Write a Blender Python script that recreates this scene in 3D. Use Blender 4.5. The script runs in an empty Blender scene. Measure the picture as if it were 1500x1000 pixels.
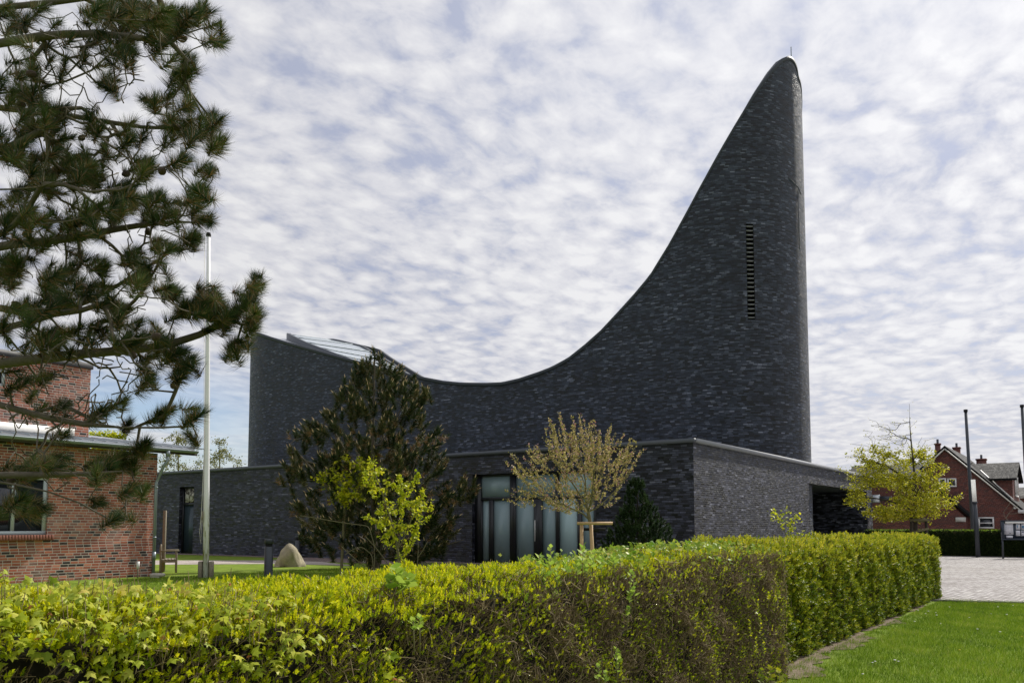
import bpy, math, random
import numpy as np
R = math.radians
# ------------------------------------------------------------------ camera
F = 1233.0; PITCH = R(4.3); HOR = 770.0; EYE = 1.65
CY = HOR - F*math.tan(PITCH)
scene = bpy.context.scene
cd = bpy.data.cameras.new("camera"); cam = bpy.data.objects.new("camera", cd)
scene.collection.objects.link(cam); scene.camera = cam
cam.location = (0, 0, EYE); cam.rotation_euler = (R(90)+PITCH, 0, 0)
cd.sensor_width = 36; cd.lens = 36*F/1500; cd.shift_y = (CY-500)/1500
cd.clip_start = .05; cd.clip_end = 3000
scene.view_settings.view_transform = 'Standard'; scene.view_settings.look = 'None'
scene.view_settings.exposure = 0.0; scene.view_settings.gamma = 1
# ------------------------------------------------------------------ node helper
class NT:
    def __init__(s, tree): s.t = tree; s.n = tree.nodes; s.l = tree.links
    def node(s, typ, ins=None, **kw):
        n = s.n.new(typ)
        for k, v in kw.items(): setattr(n, k, v)
        for k, v in (ins or {}).items():
            if hasattr(v, 'is_output'): s.l.new(v, n.inputs[k])
            else: n.inputs[k].default_value = v
        return n
    def m(s, op, a, b=0.0, c=0.0, clamp=False):
        return s.node('ShaderNodeMath', {0: a, 1: b, 2: c}, operation=op, use_clamp=clamp).outputs[0]
    def vm(s, op, a, b=(0, 0, 0)):
        n = s.node('ShaderNodeVectorMath', {0: a, 1: b}, operation=op)
        return n.outputs['Value'] if op in ('DOT_PRODUCT', 'LENGTH') else n.outputs[0]
    def ramp(s, fac, stops, interp='LINEAR'):
        n = s.node('ShaderNodeValToRGB', {0: fac}); cr = n.color_ramp; cr.interpolation = interp
        while len(cr.elements) < len(stops): cr.elements.new(.5)
        for e, (p, c) in zip(cr.elements, stops):
            e.position = p; e.color = (*c, 1) if len(c) == 3 else c
        return n.outputs[0]
    def mixc(s, fac, a, b, bt='MIX'):
        n = s.node('ShaderNodeMix', {0: fac}, data_type='RGBA', blend_type=bt)
        for i, v in ((6, a), (7, b)):
            if hasattr(v, 'is_output'): s.l.new(v, n.inputs[i])
            else: n.inputs[i].default_value = (*v, 1) if len(v) == 3 else v
        return n.outputs[2]
    def comb(s, x, y, z=0.0): return s.node('ShaderNodeCombineXYZ', {0: x, 1: y, 2: z}).outputs[0]
    def noise(s, vec, scale, detail=3, rough=.5, dist=0.0, out=0):
        return s.node('ShaderNodeTexNoise', {'Vector': vec, 'Scale': scale, 'Detail': detail, 'Roughness': rough, 'Distortion': dist}).outputs[out]
# ------------------------------------------------------------------ sky and sun
SUN_AZ = R(45)          # direction to the sun in plan, from +X towards +Y
SUN_EL = R(42)
world = bpy.data.worlds.new("World"); scene.world = world; world.use_nodes = True
w = NT(world.node_tree); w.n.clear()
sky = w.node('ShaderNodeTexSky', sky_type='NISHITA', sun_disc=False)
sky.sun_elevation = SUN_EL; sky.sun_rotation = R(90)-SUN_AZ; sky.air_density = 1.0; sky.dust_density = .6
tc = w.node('ShaderNodeTexCoord').outputs['Generated']
sx = w.node('ShaderNodeSeparateXYZ', {0: tc})
zz = w.m('MAXIMUM', sx.outputs[2], 0.0)
den = w.m('ADD', zz, .10)
p = w.comb(w.m('DIVIDE', sx.outputs[0], den), w.m('DIVIDE', sx.outputs[1], den), 0.0)
pr = w.node('ShaderNodeMapping', {'Vector': p, 'Rotation': (0, 0, R(32)), 'Scale': (1.0, 1.0, 1)}).outputs[0]
warp = w.noise(pr, 1.6, 3, .5, out=1)
pw = w.vm('ADD', pr, w.vm('MULTIPLY', w.vm('SUBTRACT', warp, (.5, .5, .5)), (.16, .16, 0)))
big = w.noise(pw, 1.1, 3, .5)
st = w.node('ShaderNodeMapping', {'Vector': pw, 'Scale': (1.0, .80, 1)}).outputs[0]
puff = w.noise(st, 11.5, 4, .58, .35)
vor = w.node('ShaderNodeTexVoronoi', {'Vector': w.vm('ADD', st, w.vm('MULTIPLY', w.noise(st, 9.0, 2, .5, out=1), (.07, .07, 0))), 'Scale': 13.5, 'Smoothness': .7}, feature='SMOOTH_F1').outputs['Distance']
rip = w.noise(w.node('ShaderNodeMapping', {'Vector': pw, 'Scale': (1.0, .6, 1), 'Rotation': (0, 0, R(25))}).outputs[0], 36, 3, .62, .2)
dens = w.m('ADD', w.m('MULTIPLY', big, .62), w.m('ADD', w.m('MULTIPLY', puff, .62), w.m('ADD', w.m('MULTIPLY', rip, .24), w.m('MULTIPLY', vor, -.45))))
sundir = (math.cos(SUN_EL)*math.cos(SUN_AZ), math.cos(SUN_EL)*math.sin(SUN_AZ), math.sin(SUN_EL))
glow = w.m('MAXIMUM', w.vm('DOT_PRODUCT', tc, sundir), 0.0)
cl = w.ramp(dens, [(.29, (.47, .50, .63)), (.41, (.60, .62, .71)), (.52, (.73, .735, .79)), (.70, (.88, .88, .90))])
gl = w.m('ADD', w.m('MULTIPLY', w.m('POWER', glow, 3.0), .30), .86)
veil = w.m('MULTIPLY', w.m('POWER', glow, 4.0), w.ramp(w.noise(p, .9, 3, .5), [(.35, (.0,)*3), (.65, (.65,)*3)]), clamp=True)
cl = w.mixc(veil, cl, (.86, .865, .90))
cl = w.vm('MULTIPLY', cl, w.comb(gl, gl, gl))
# clear gap low down on the left, and thinner cover between the puffs
leftness = w.m('MULTIPLY', w.m('SUBTRACT', w.m('MULTIPLY', sx.outputs[0], -1.0), .20), 6.0, clamp=True)
lowness = w.m('MULTIPLY', w.m('SUBTRACT', .20, sx.outputs[2]), 14.0, clamp=True)
gapn = w.noise(w.node('ShaderNodeMapping', {'Vector': tc, 'Scale': (2.0, 2.0, 12.0)}).outputs[0], 2.2, 4, .55)
gap = w.m('MULTIPLY', w.m('MULTIPLY', leftness, lowness), w.ramp(gapn, [(.50, (1, 1, 1)), (.66, (.2, .2, .2))]))
cover = w.m('MULTIPLY', w.ramp(dens, [(.28, (.85,)*3), (.42, (1, 1, 1))]), w.m('SUBTRACT', 1.0, w.m('MULTIPLY', gap, .95)))
skyc = w.vm('MULTIPLY', sky.outputs[0], (.11, .11, .12))
lo = w.m('MULTIPLY', w.m('SUBTRACT', .18, sx.outputs[2]), 5.0, clamp=True)
cl = w.mixc(w.m('MULTIPLY', lo, .45), cl, (.76, .74, .74))
mixc = w.mixc(cover, skyc, cl)
bg = w.node('ShaderNodeBackground', {'Color': w.vm('MULTIPLY', mixc, (10, 10, 10)), 'Strength': .1})
w.l.new(bg.outputs[0], w.node('ShaderNodeOutputWorld').inputs[0])
sd = bpy.data.lights.new("sun", 'SUN'); sun = bpy.data.objects.new("sun", sd); scene.collection.objects.link(sun)
sd.energy = 4.8; sd.angle = R(1.5); sd.color = (1, .95, .86)
sun.rotation_euler = (R(90)-SUN_EL, 0, SUN_AZ+R(90)); sun.location = (20, -10, 40)
# ------------------------------------------------------------------ picture <-> place
CP, SP = math.cos(PITCH), math.sin(PITCH)
def ray(px, py):
    a, b = (px-750)/F, (CY-py)/F
    return np.array([a, CP-b*SP, SP+b*CP])
def at(px, py, Y):
    d = ray(px, py); return np.array([0, 0, EYE]) + d*(Y/d[1])
def gnd(px, py, z=0.0):
    d = ray(px, py); return np.array([0, 0, EYE]) + d*((z-EYE)/d[2])
E1 = np.array([.8170, -.5766, 0]); E2 = np.array([.5766, .8170, 0]); UP = np.array([0, 0, 1.0])
def plane(px, py, c, axis=E1):
    d = ray(px, py); return np.array([0, 0, EYE]) + d*(c/np.dot(d, axis))
def cw(c, w_, z=0.0): return c*E1 + w_*E2 + np.array([0, 0, z])
def V(*a): return np.array(a, float)
rng = np.random.default_rng(7)
# ------------------------------------------------------------------ mesh building
class Geo:
    def __init__(s): s.v = []; s.f = []; s.u = []; s.mi = []; s.nv = 0
    def add(s, verts, faces, uv=None, mi=0):
        verts = np.asarray(verts, float).reshape(-1, 3); faces = np.asarray(faces, int)
        if faces.ndim == 1: faces = faces[None]
        s.v.append(verts); s.f.append(faces+s.nv); s.nv += len(verts)
        n = faces.size
        s.u.append(np.zeros((n, 2)) if uv is None else np.asarray(uv, float).reshape(n, 2)); s.mi.append(mi)
    def poly(s, pts, udir=None, mi=0, u0=0.0):
        pts = np.asarray(pts, float)
        if udir is None: udir = E1
        uv = np.stack([pts@np.asarray(udir)+u0, pts[:, 2]], 1)
        s.add(pts, [list(range(len(pts)))], uv, mi)
    def flat(s, pts, mi=0):
        pts = np.asarray(pts, float); s.add(pts, [list(range(len(pts)))], pts[:, :2], mi)
    def box(s, c, size, ax=None, mi=0, bev=0.0):
        X, Y, Z = ax if ax is not None else (V(1, 0, 0), V(0, 1, 0), V(0, 0, 1))
        h = np.asarray(size, float)/2; c = np.asarray(c, float)
        if bev <= 0:
            sg = np.array([(-1,-1,-1),(1,-1,-1),(1,1,-1),(-1,1,-1),(-1,-1,1),(1,-1,1),(1,1,1),(-1,1,1)])*h
            v = c + sg[:, :1]*X + sg[:, 1:2]*Y + sg[:, 2:]*Z
            f = np.array([(0,3,2,1),(4,5,6,7),(0,1,5,4),(1,2,6,5),(2,3,7,6),(3,0,4,7)])
            fn = [(0, 1), (0, 1), (0, 2), (1, 2), (0, 2), (1, 2)]
            uv = np.concatenate([sg[ff][:, list(k)] for ff, k in zip(f, fn)])
            s.add(v, f, uv, mi)
        else:
            b = min(bev, h.min()*.45); v = []; f = []
            for a, hz in ((h[0]-b, -h[2]), (None, -h[2]+b), (None, h[2]-b), (h[0]-b, h[2])):
                q = [(h[0]-b, h[1]-b)] if a is not None else [(h[0], h[1])]
                x, y = q[0]
                if a is not None: ring = [(x-b, y), (x, y-b), (x, -y+b), (x-b, -y), (-x+b, -y), (-x, -y+b), (-x, y-b), (-x+b, y)]
                else: ring = [(x-b, y), (x, y-b), (x, -y+b), (x-b, -y), (-x+b, -y), (-x, -y+b), (-x, y-b), (-x+b, y)]
                v += [(i, j, hz) for i, j in ring]
            for k in range(3):
                for j in range(8): f.append((k*8+j, k*8+(j+1) % 8, (k+1)*8+(j+1) % 8, (k+1)*8+j))
            v = np.array(v); v = c + v[:, :1]*X + v[:, 1:2]*Y + v[:, 2:]*Z
            s.add(v, f, None, mi); s.f.append(np.array([list(range(7, -1, -1)), list(range(24, 32))])+s.nv-len(v)); s.u.append(np.zeros((16, 2))); s.mi.append(mi)
    def tube(s, pts, rad, sides=6, mi=0, caps=True, uvr=0.0):
        pts = np.asarray(pts, float); n = len(pts)
        rad = np.full(n, rad) if np.isscalar(rad) else np.asarray(rad, float)
        t = np.gradient(pts, axis=0); t /= np.linalg.norm(t, axis=1)[:, None]+1e-9
        ref = V(0, 0, 1) if abs(t[0][2]) < .9 else V(1, 0, 0)
        a = np.cross(t, ref); a /= np.linalg.norm(a, axis=1)[:, None]+1e-9
        b = np.cross(t, a)
        th = np.arange(sides)*2*math.pi/sides
        ring = (np.cos(th)[None, :, None]*a[:, None] + np.sin(th)[None, :, None]*b[:, None])*rad[:, None, None] + pts[:, None]
        i = np.arange(n-1)[:, None]*sides; j = np.arange(sides)[None]; j2 = (j+1) % sides
        f = np.stack([i+j, i+j2, i+sides+j2, i+sides+j], -1).reshape(-1, 4)
        ln = np.concatenate([[0], np.cumsum(np.linalg.norm(np.diff(pts, axis=0), axis=1))])
        jj = np.broadcast_to(j, (n-1, sides)); 
        uu = np.stack([jj, jj+1, jj+1, jj], -1).reshape(-1)/sides
        vv = np.stack([np.broadcast_to(ln[:-1, None], (n-1, sides))]*2+[np.broadcast_to(ln[1:, None], (n-1, sides))]*2, -1).reshape(-1)
        s.add(ring.reshape(-1, 3), f, np.stack([uu+uvr, vv], 1), mi)
        if caps and sides > 3:
            o = s.nv-n*sides
            s.f.append(np.array([list(range(sides-1, -1, -1)), list(range((n-1)*sides, n*sides))])+o); s.u.append(np.zeros((2*sides, 2))); s.mi.append(mi)
    def lathe(s, prof, base=(0, 0, 0), sides=20, mi=0):
        base = np.asarray(base, float); th = np.arange(sides)*2*math.pi/sides
        v = np.array([[(r*math.cos(t), r*math.sin(t), z) for t in th] for r, z in prof])+base
        n = len(prof); i = np.arange(n-1)[:, None]*sides; j = np.arange(sides)[None]; j2 = (j+1) % sides
        f = np.stack([i+j, i+j2, i+sides+j2, i+sides+j], -1).reshape(-1, 4)
        s.add(v.reshape(-1, 3), f, None, mi)
    def inst(s, tv, tf, pos, A, rnd, tuv=None, mi=0):
        tv = np.asarray(tv, float); tf = np.asarray(tf, int); N, m_ = len(pos), len(tv)
        v = pos[:, None]+np.einsum('mk,nkj->nmj', tv, A)
        f = (tf[None]+(np.arange(N)*m_)[:, None, None]).reshape(-1, tf.shape[1])
        yy = (tv[:, 1] if tuv is None else tuv)[tf.reshape(-1)]
        uv = np.stack([np.repeat(rnd, tf.size), np.tile(yy, N)], 1)
        s.add(v.reshape(-1, 3), f, uv, mi)
    def build(s, name, mats, parent=None, smooth=False):
        me = bpy.data.meshes.new(name)
        if not isinstance(mats, (list, tuple)): mats = [mats]
        v = np.concatenate(s.v); loops = np.concatenate([f.reshape(-1) for f in s.f])
        cnt = np.concatenate([np.full(len(f), f.shape[1]) for f in s.f])
        starts = np.concatenate([[0], np.cumsum(cnt)[:-1]])
        me.vertices.add(len(v)); me.vertices.foreach_set('co', v.reshape(-1).astype(np.float32))
        me.loops.add(len(loops)); me.loops.foreach_set('vertex_index', loops.astype(np.int32))
        me.polygons.add(len(cnt)); me.polygons.foreach_set('loop_start', starts.astype(np.int32))
        me.polygons.foreach_set('material_index', np.concatenate([np.full(len(f), mi) for f, mi in zip(s.f, s.mi)]).astype(np.int32))
        if smooth: me.polygons.foreach_set('use_smooth', np.ones(len(cnt), bool))
        uvl = me.uv_layers.new(name='UVMap'); uvl.data.foreach_set('uv', np.concatenate(s.u).reshape(-1).astype(np.float32))
        for m_ in mats: me.materials.append(m_)
        me.update(calc_edges=True); me.validate()
        o = bpy.data.objects.new(name, me); scene.collection.objects.link(o)
        if parent is not None: attach(o, parent)
        return o
def attach(o, parent):
    o.parent = parent
    off = V(*parent.location); q = parent
    while q.parent is not None: q = q.parent; off = off+V(*q.location)
    o.location = tuple(V(*o.location)-off)
def tag(o, label=None, cat=None, group=None, kind=None):
    if label: o['label'] = label
    if cat: o['category'] = cat
    if group: o['group'] = group
    if kind: o['kind'] = kind
    return o
def thing(name, loc, label, cat, group=None):
    o = bpy.data.objects.new(name, None); scene.collection.objects.link(o)
    o.location = tuple(loc); o.empty_display_size = .3
    return tag(o, label, cat, group)
def copy_thing(src, loc, label, group=None, rz=0.0, sc=1.0):
    r = src.copy(); scene.collection.objects.link(r); r.location = tuple(loc); r.rotation_euler = (0, 0, rz); r.scale = (sc,)*3
    r['label'] = label
    if group: r['group'] = group
    for ch in list(src.children):
        c = ch.copy(); scene.collection.objects.link(c); c.parent = r
        for g in ch.children:
            d = g.copy(); scene.collection.objects.link(d); d.parent = c
    return r
def struct(geo, name, mat): return tag(geo.build(name, mat), kind='structure')
# ------------------------------------------------------------------ materials
def mat(name, col=(.5, .5, .5), rough=.6, metal=0.0, spec=.5, var=0.0, vs=3.0, bump=0.0, bs=40.0, coat=0.0):
    m_ = bpy.data.materials.new(name); m_.use_nodes = True; n = NT(m_.node_tree)
    b = n.n['Principled BSDF']; b.inputs['Base Color'].default_value = (*col, 1)
    b.inputs['Roughness'].default_value = rough; b.inputs['Metallic'].default_value = metal
    b.inputs['Specular IOR Level'].default_value = spec; b.inputs['Coat Weight'].default_value = coat
    oc = n.node('ShaderNodeTexCoord').outputs['Object']
    if var:
        c = n.mixc(n.noise(oc, vs, 5, .6), tuple(x*(1-var) for x in col), tuple(min(1, x*(1+var)) for x in col))
        n.l.new(c, b.inputs['Base Color'])
    if bump:
        bp = n.node('ShaderNodeBump', {'Height': n.noise(oc, bs, 4, .6), 'Strength': bump, 'Distance': .02})
        n.l.new(bp.outputs[0], b.inputs['Normal'])
    return m_
def leaf_mat(name, stops, trans=.35, rough=.5, spec=.18):
    m_ = bpy.data.materials.new(name); m_.use_nodes = True; n = NT(m_.node_tree); b = n.n['Principled BSDF']
    uv = n.node('ShaderNodeSeparateXYZ', {0: n.node('ShaderNodeUVMap').outputs[0]})
    c = n.ramp(uv.outputs[0], stops)
    n.l.new(c, b.inputs['Base Color']); b.inputs['Roughness'].default_value = rough; b.inputs['Specular IOR Level'].default_value = spec
    tr = n.node('ShaderNodeBsdfTranslucent', {'Color': n.mixc(.5, c, (1, 1, .2), 'MULTIPLY')})
    tr2 = n.node('ShaderNodeBsdfTranslucent', {'Color': c})
    mx = n.node('ShaderNodeMixShader', {0: trans, 1: b.outputs[0], 2: tr2.outputs[0]})
    n.l.new(mx.outputs[0], n.n['Material Output'].inputs[0]); return m_
def brick_mat(name, bw, bh, stops, mortar, mcol, rough=(.45, .9), bumpd=.006, jit=.12, wild=True, spec=.5, layer=False, efflor=False):
    m_ = bpy.data.materials.new(name); m_.use_nodes = True; n = NT(m_.node_tree); b = n.n['Principled BSDF']
    uv = n.node('ShaderNodeSeparateXYZ', {0: n.node('ShaderNodeUVMap').outputs[0]})
    vy = n.m('DIVIDE', uv.outputs[1], bh); row = n.m('FLOOR', vy); fy = n.m('SUBTRACT', vy, row)
    rn = n.node('ShaderNodeTexWhiteNoise', {'W': row}, noise_dimensions='1D').outputs[0]
    off = n.m('MULTIPLY', row, .5) if not wild else n.m('ADD', n.m('MULTIPLY', row, .37), n.m('MULTIPLY', rn, 1.0))
    vx = n.m('ADD', n.m('DIVIDE', uv.outputs[0], bw), off); colm = n.m('FLOOR', vx); fx = n.m('SUBTRACT', vx, colm)
    wn = n.node('ShaderNodeTexWhiteNoise', {'Vector': n.comb(colm, row, 0.0)}, noise_dimensions='2D')
    if not wild:   # some headers: split a brick in two
        pass
    c = n.ramp(wn.outputs[0], stops)
    wl = n.noise(n.comb(uv.outputs[0], uv.outputs[1], 0), .55, 4, .6)
    c = n.mixc(1.0, c, n.ramp(wl, [(.3, (.72, .72, .74)), (.7, (1.25, 1.22, 1.2))]), 'MULTIPLY')
    ly = n.noise(n.comb(n.m('MULTIPLY', uv.outputs[0], .9), n.m('MULTIPLY', uv.outputs[1], 7.0), 0), 1.0, 3, .6)
    if wild and layer: c = n.mixc(1.0, c, n.ramp(ly, [(.35, (.55, .55, .56)), (.65, (1.45, 1.45, 1.45))]), 'MULTIPLY')
    if wild and layer: c = n.mixc(1.0, c, n.ramp(n.noise(n.comb(n.m('MULTIPLY', uv.outputs[0], 1.6), n.m('MULTIPLY', uv.outputs[1], .10), 0), 1.0, 4, .65), [(.35, (.80, .80, .80)), (.65, (1.14, 1.14, 1.13))]), 'MULTIPLY')
    if efflor: c = n.mixc(n.ramp(n.noise(n.comb(uv.outputs[0], uv.outputs[1], 0), .9, 5, .7), [(.50, (0, 0, 0)), (.75, (.5, .5, .5))]), c, (.52, .40, .36))
    ex = n.m('MULTIPLY', n.m('MINIMUM', fx, n.m('SUBTRACT', 1.0, fx)), bw); ey = n.m('MULTIPLY', n.m('MINIMUM', fy, n.m('SUBTRACT', 1.0, fy)), bh)
    e = n.m('MINIMUM', ex, ey)
    mask = n.m('DIVIDE', n.m('SUBTRACT', e, mortar*.35), mortar*.3, clamp=True)
    c2 = n.mixc(mask, mcol, c)
    n.l.new(c2, b.inputs['Base Color']); b.inputs['Specular IOR Level'].default_value = spec
    rgh = n.m('ADD', n.m('MULTIPLY', wn.outputs[0], rough[1]-rough[0]), rough[0]); n.l.new(rgh, b.inputs['Roughness'])
    h = n.m('MULTIPLY', mask, n.m('ADD', .7, n.m('MULTIPLY', wn.outputs[0], .6)))
    fine = n.noise(n.comb(uv.outputs[0], uv.outputs[1], 0), 60, 3, .6)
    h = n.m('ADD', h, n.m('MULTIPLY', fine, .25))
    geo = n.node('ShaderNodeNewGeometry').outputs['Normal']
    jv = n.vm('MULTIPLY', n.vm('SUBTRACT', wn.outputs[1], (.5, .5, .5)), (jit*2,)*3)
    nn = n.vm('NORMALIZE', n.vm('ADD', geo, jv))
    bp = n.node('ShaderNodeBump', {'Height': h, 'Strength': 1.0, 'Distance': bumpd, 'Normal': nn})
    n.l.new(bp.outputs[0], b.inputs['Normal']); return m_
M = {}
M['clinker'] = brick_mat('dark_clinker', .27, .085, [(0, (.003, .003, .006)), (.18, (.005, .006, .011)), (.40, (.019, .022, .036)), (.62, (.034, .039, .061)), (.82, (.062, .069, .10)), (.94, (.082, .09, .125)), (1, (.14, .15, .19))], .014, (.006, .006, .008), (.35, .8), .020, .13, spec=.4, layer=True)
M['clinker_tower'] = brick_mat('blue_clinker', .27, .085, [(0, (.004, .006, .011)), (.2, (.009, .013, .023)), (.45, (.025, .034, .056)), (.7, (.042, .054, .082)), (.88, (.070, .084, .12)), (.96, (.105, .122, .165)), (1, (.15, .17, .23))], .014, (.007, .008, .011), (.38, .8), .018, .10, spec=.4, layer=True)
M['red_brick'] = brick_mat('red_brick', .24, .0833, [(0, (.020, .014, .014)), (.14, (.045, .024, .02)), (.2, (.19, .055, .034)), (.5, (.30, .085, .048)), (.8, (.38, .115, .065)), (1, (.46, .18, .11))], .017, (.50, .44, .39), (.6, .9), .006, .05, efflor=True)
M['dark_red_brick'] = brick_mat('dark_red_brick', .25, .0833, [(0, (.06, .016, .013)), (.5, (.11, .026, .019)), (.85, (.15, .038, .026)), (1, (.22, .08, .06))], .016, (.22, .13, .11), (.6, .9), .004, .05)
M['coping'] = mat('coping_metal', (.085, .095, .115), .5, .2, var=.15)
M['coping_light'] = mat('coping_pale', (.27, .28, .31), .55, .1, var=.15)  # paler copy of the coping colour for the right and far-end walls
M['roof_metal'] = mat('roof_zinc', (.42, .44, .48), .35, .8, var=.12, vs=1.2)
M['dark'] = mat('dark_frame', (.012, .014, .018), .4, 0, var=.2)
M['black'] = mat('black_interior', (.006, .006, .007), .9)
M['slat'] = mat('slat_metal', (.20, .21, .22), .5, .2)
M['zinc'] = mat('zinc', (.27, .31, .34), .45, .5, var=.15, vs=6)
M['white'] = mat('white_paint', (.78, .77, .75), .45, var=.05, vs=6)
M['offwhite'] = mat('offwhite', (.62, .60, .55), .6, var=.08)
M['steel'] = mat('dark_steel', (.055, .062, .075), .45, .3, var=.15)
M['glass'] = mat('window_glass', (.012, .015, .02), .06, 0, .8)
M['bark'] = mat('bark', (.10, .085, .06), .9, var=.45, vs=9, bump=.8, bs=25)
M['bark_dark'] = mat('bark_dark', (.045, .036, .027), .9, var=.4, vs=9, bump=.8, bs=25)
M['bark_green'] = mat('bark_green', (.14, .125, .06), .85, var=.4, vs=12, bump=.5, bs=30)
M['stake'] = mat('stake_wood', (.50, .33, .17), .7, var=.25, vs=14)
M['grey_wood'] = mat('weathered_wood', (.22, .19, .14), .8, var=.35, vs=14, bump=.3)
M['tiles'] = brick_mat('roof_tiles', .22, .30, [(0, (.009, .010, .011)), (1, (.020, .021, .023))], .03, (.006, .006, .006), (.65, .85), .02, .04, wild=False, spec=.25)
M['needle'] = leaf_mat('pine_needles', [(0, (.012, .026, .010)), (.35, (.032, .060, .018)), (.65, (.085, .12, .030)), (.84, (.18, .15, .05)), (.92, (.20, .115, .05)), (1, (.28, .15, .07))], .14, .45)
M['needle2'] = leaf_mat('mountain_pine_needles', [(0, (.018, .036, .012)), (.45, (.048, .068, .022)), (.7, (.11, .11, .038)), (.84, (.20, .13, .055)), (1, (.32, .19, .085))], .2, .5)
M['needle3'] = leaf_mat('dwarf_pine_needles', [(0, (.018, .036, .016)), (.6, (.040, .072, .026)), (1, (.09, .13, .04))], .2, .5)
M['bud'] = mat('pine_buds', (.52, .38, .20), .7, var=.25, vs=30)
M['cone'] = mat('pine_cones', (.055, .035, .022), .8, var=.4, vs=40, bump=.8, bs=80)
M['privet'] = leaf_mat('privet_leaves', [(0, (.16, .25, .010)), (.4, (.44, .50, .012)), (.8, (.70, .68, .016)), (1, (.78, .72, .03))], .45, .42)
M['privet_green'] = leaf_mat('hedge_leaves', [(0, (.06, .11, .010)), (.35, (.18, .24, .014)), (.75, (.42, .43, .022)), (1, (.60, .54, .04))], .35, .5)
M['maple'] = leaf_mat('maple_leaves', [(0, (.20, .30, .03)), (.4, (.44, .50, .05)), (.8, (.64, .62, .12)), (.9, (.62, .50, .12)), (.94, (.50, .26, .08)), (1, (.36, .12, .05))], .4, .45)
M['twig'] = leaf_mat('hedge_twigs', [(0, (.09, .065, .04)), (.5, (.23, .17, .10)), (.85, (.38, .30, .19)), (1, (.58, .50, .36))], .0, .8, .2)
M['shade_core'] = mat('hedge_shade_core', (.012, .010, .005), 1, var=.4)  # near-black solid added inside the hedges to block light and darken the gaps
M['dark_hedge'] = leaf_mat('far_hedge_shaded_leaves', [(0, (.012, .03, .008)), (.6, (.035, .06, .014)), (1, (.09, .11, .03))], .2, .6)  # dark leaf colour carries the shade on the far hedge's faces
M['hedge_top'] = leaf_mat('hedge_lit_top', [(0, (.16, .28, .02)), (1, (.34, .46, .04))], .3, .5)  # lighter leaf colour paints the sunlight on top of the far hedge
M['spring'] = leaf_mat('spring_leaves', [(0, (.24, .32, .015)), (.5, (.50, .54, .02)), (1, (.74, .68, .04))], .4, .45)
M['hornbeam'] = leaf_mat('hornbeam_leaves', [(0, (.20, .24, .012)), (.5, (.44, .44, .018)), (1, (.66, .60, .05))], .4, .5)
M['blossom_leaf'] = leaf_mat('crabapple_leaves', [(0, (.20, .19, .05)), (.5, (.42, .36, .12)), (1, (.62, .48, .22))], .35, .5)
M['blossom'] = leaf_mat('blossoms', [(0, (.36, .13, .14)), (.5, (.55, .30, .30)), (1, (.75, .58, .56))], .3, .5)
M['grass'] = leaf_mat('grass_blades', [(0, (.035, .075, .004)), (.4, (.12, .22, .010)), (.8, (.28, .38, .025)), (1, (.46, .42, .14))], .35, .5)
M['daisy'] = mat('daisy', (.85, .85, .82), .6); M['dandelion'] = mat('dandelion', (.8, .6, .02), .6)
M['fartree'] = leaf_mat('far_leaves', [(0, (.14, .16, .05)), (.6, (.26, .27, .09)), (1, (.42, .38, .12))], .3, .6)
M['farold'] = leaf_mat('far_green', [(0, (.08, .13, .02)), (1, (.26, .32, .04))], .3, .6)
# ================================================================== GROUND
def ground_mat(name, stops, sc=1.5, bump=.4, bs=30, fine=8.0):
    m_ = bpy.data.materials.new(name); m_.use_nodes = True; n = NT(m_.node_tree); b = n.n['Principled BSDF']
    oc = n.node('ShaderNodeTexCoord').outputs['Object']
    a = n.noise(oc, sc, 5, .6); f_ = n.noise(oc, fine, 6, .7)
    c = n.ramp(n.m('ADD', n.m('MULTIPLY', a, .6), n.m('MULTIPLY', f_, .4)), stops)
    n.l.new(c, b.inputs['Base Color']); b.inputs['Roughness'].default_value = .95; b.inputs['Specular IOR Level'].default_value = .15
    bp = n.node('ShaderNodeBump', {'Height': n.noise(oc, bs, 5, .7), 'Strength': bump, 'Distance': .03}); n.l.new(bp.outputs[0], b.inputs['Normal'])
    return m_
M['lawn'] = ground_mat('lawn_turf', [(.35, (.09, .13, .015)), (.5, (.15, .22, .02)), (.65, (.22, .29, .04))])
M['earth'] = ground_mat('bare_soil', [(.3, (.10, .075, .05)), (.5, (.20, .155, .11)), (.7, (.30, .25, .19))], 3, .9, 22, 14)
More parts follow.
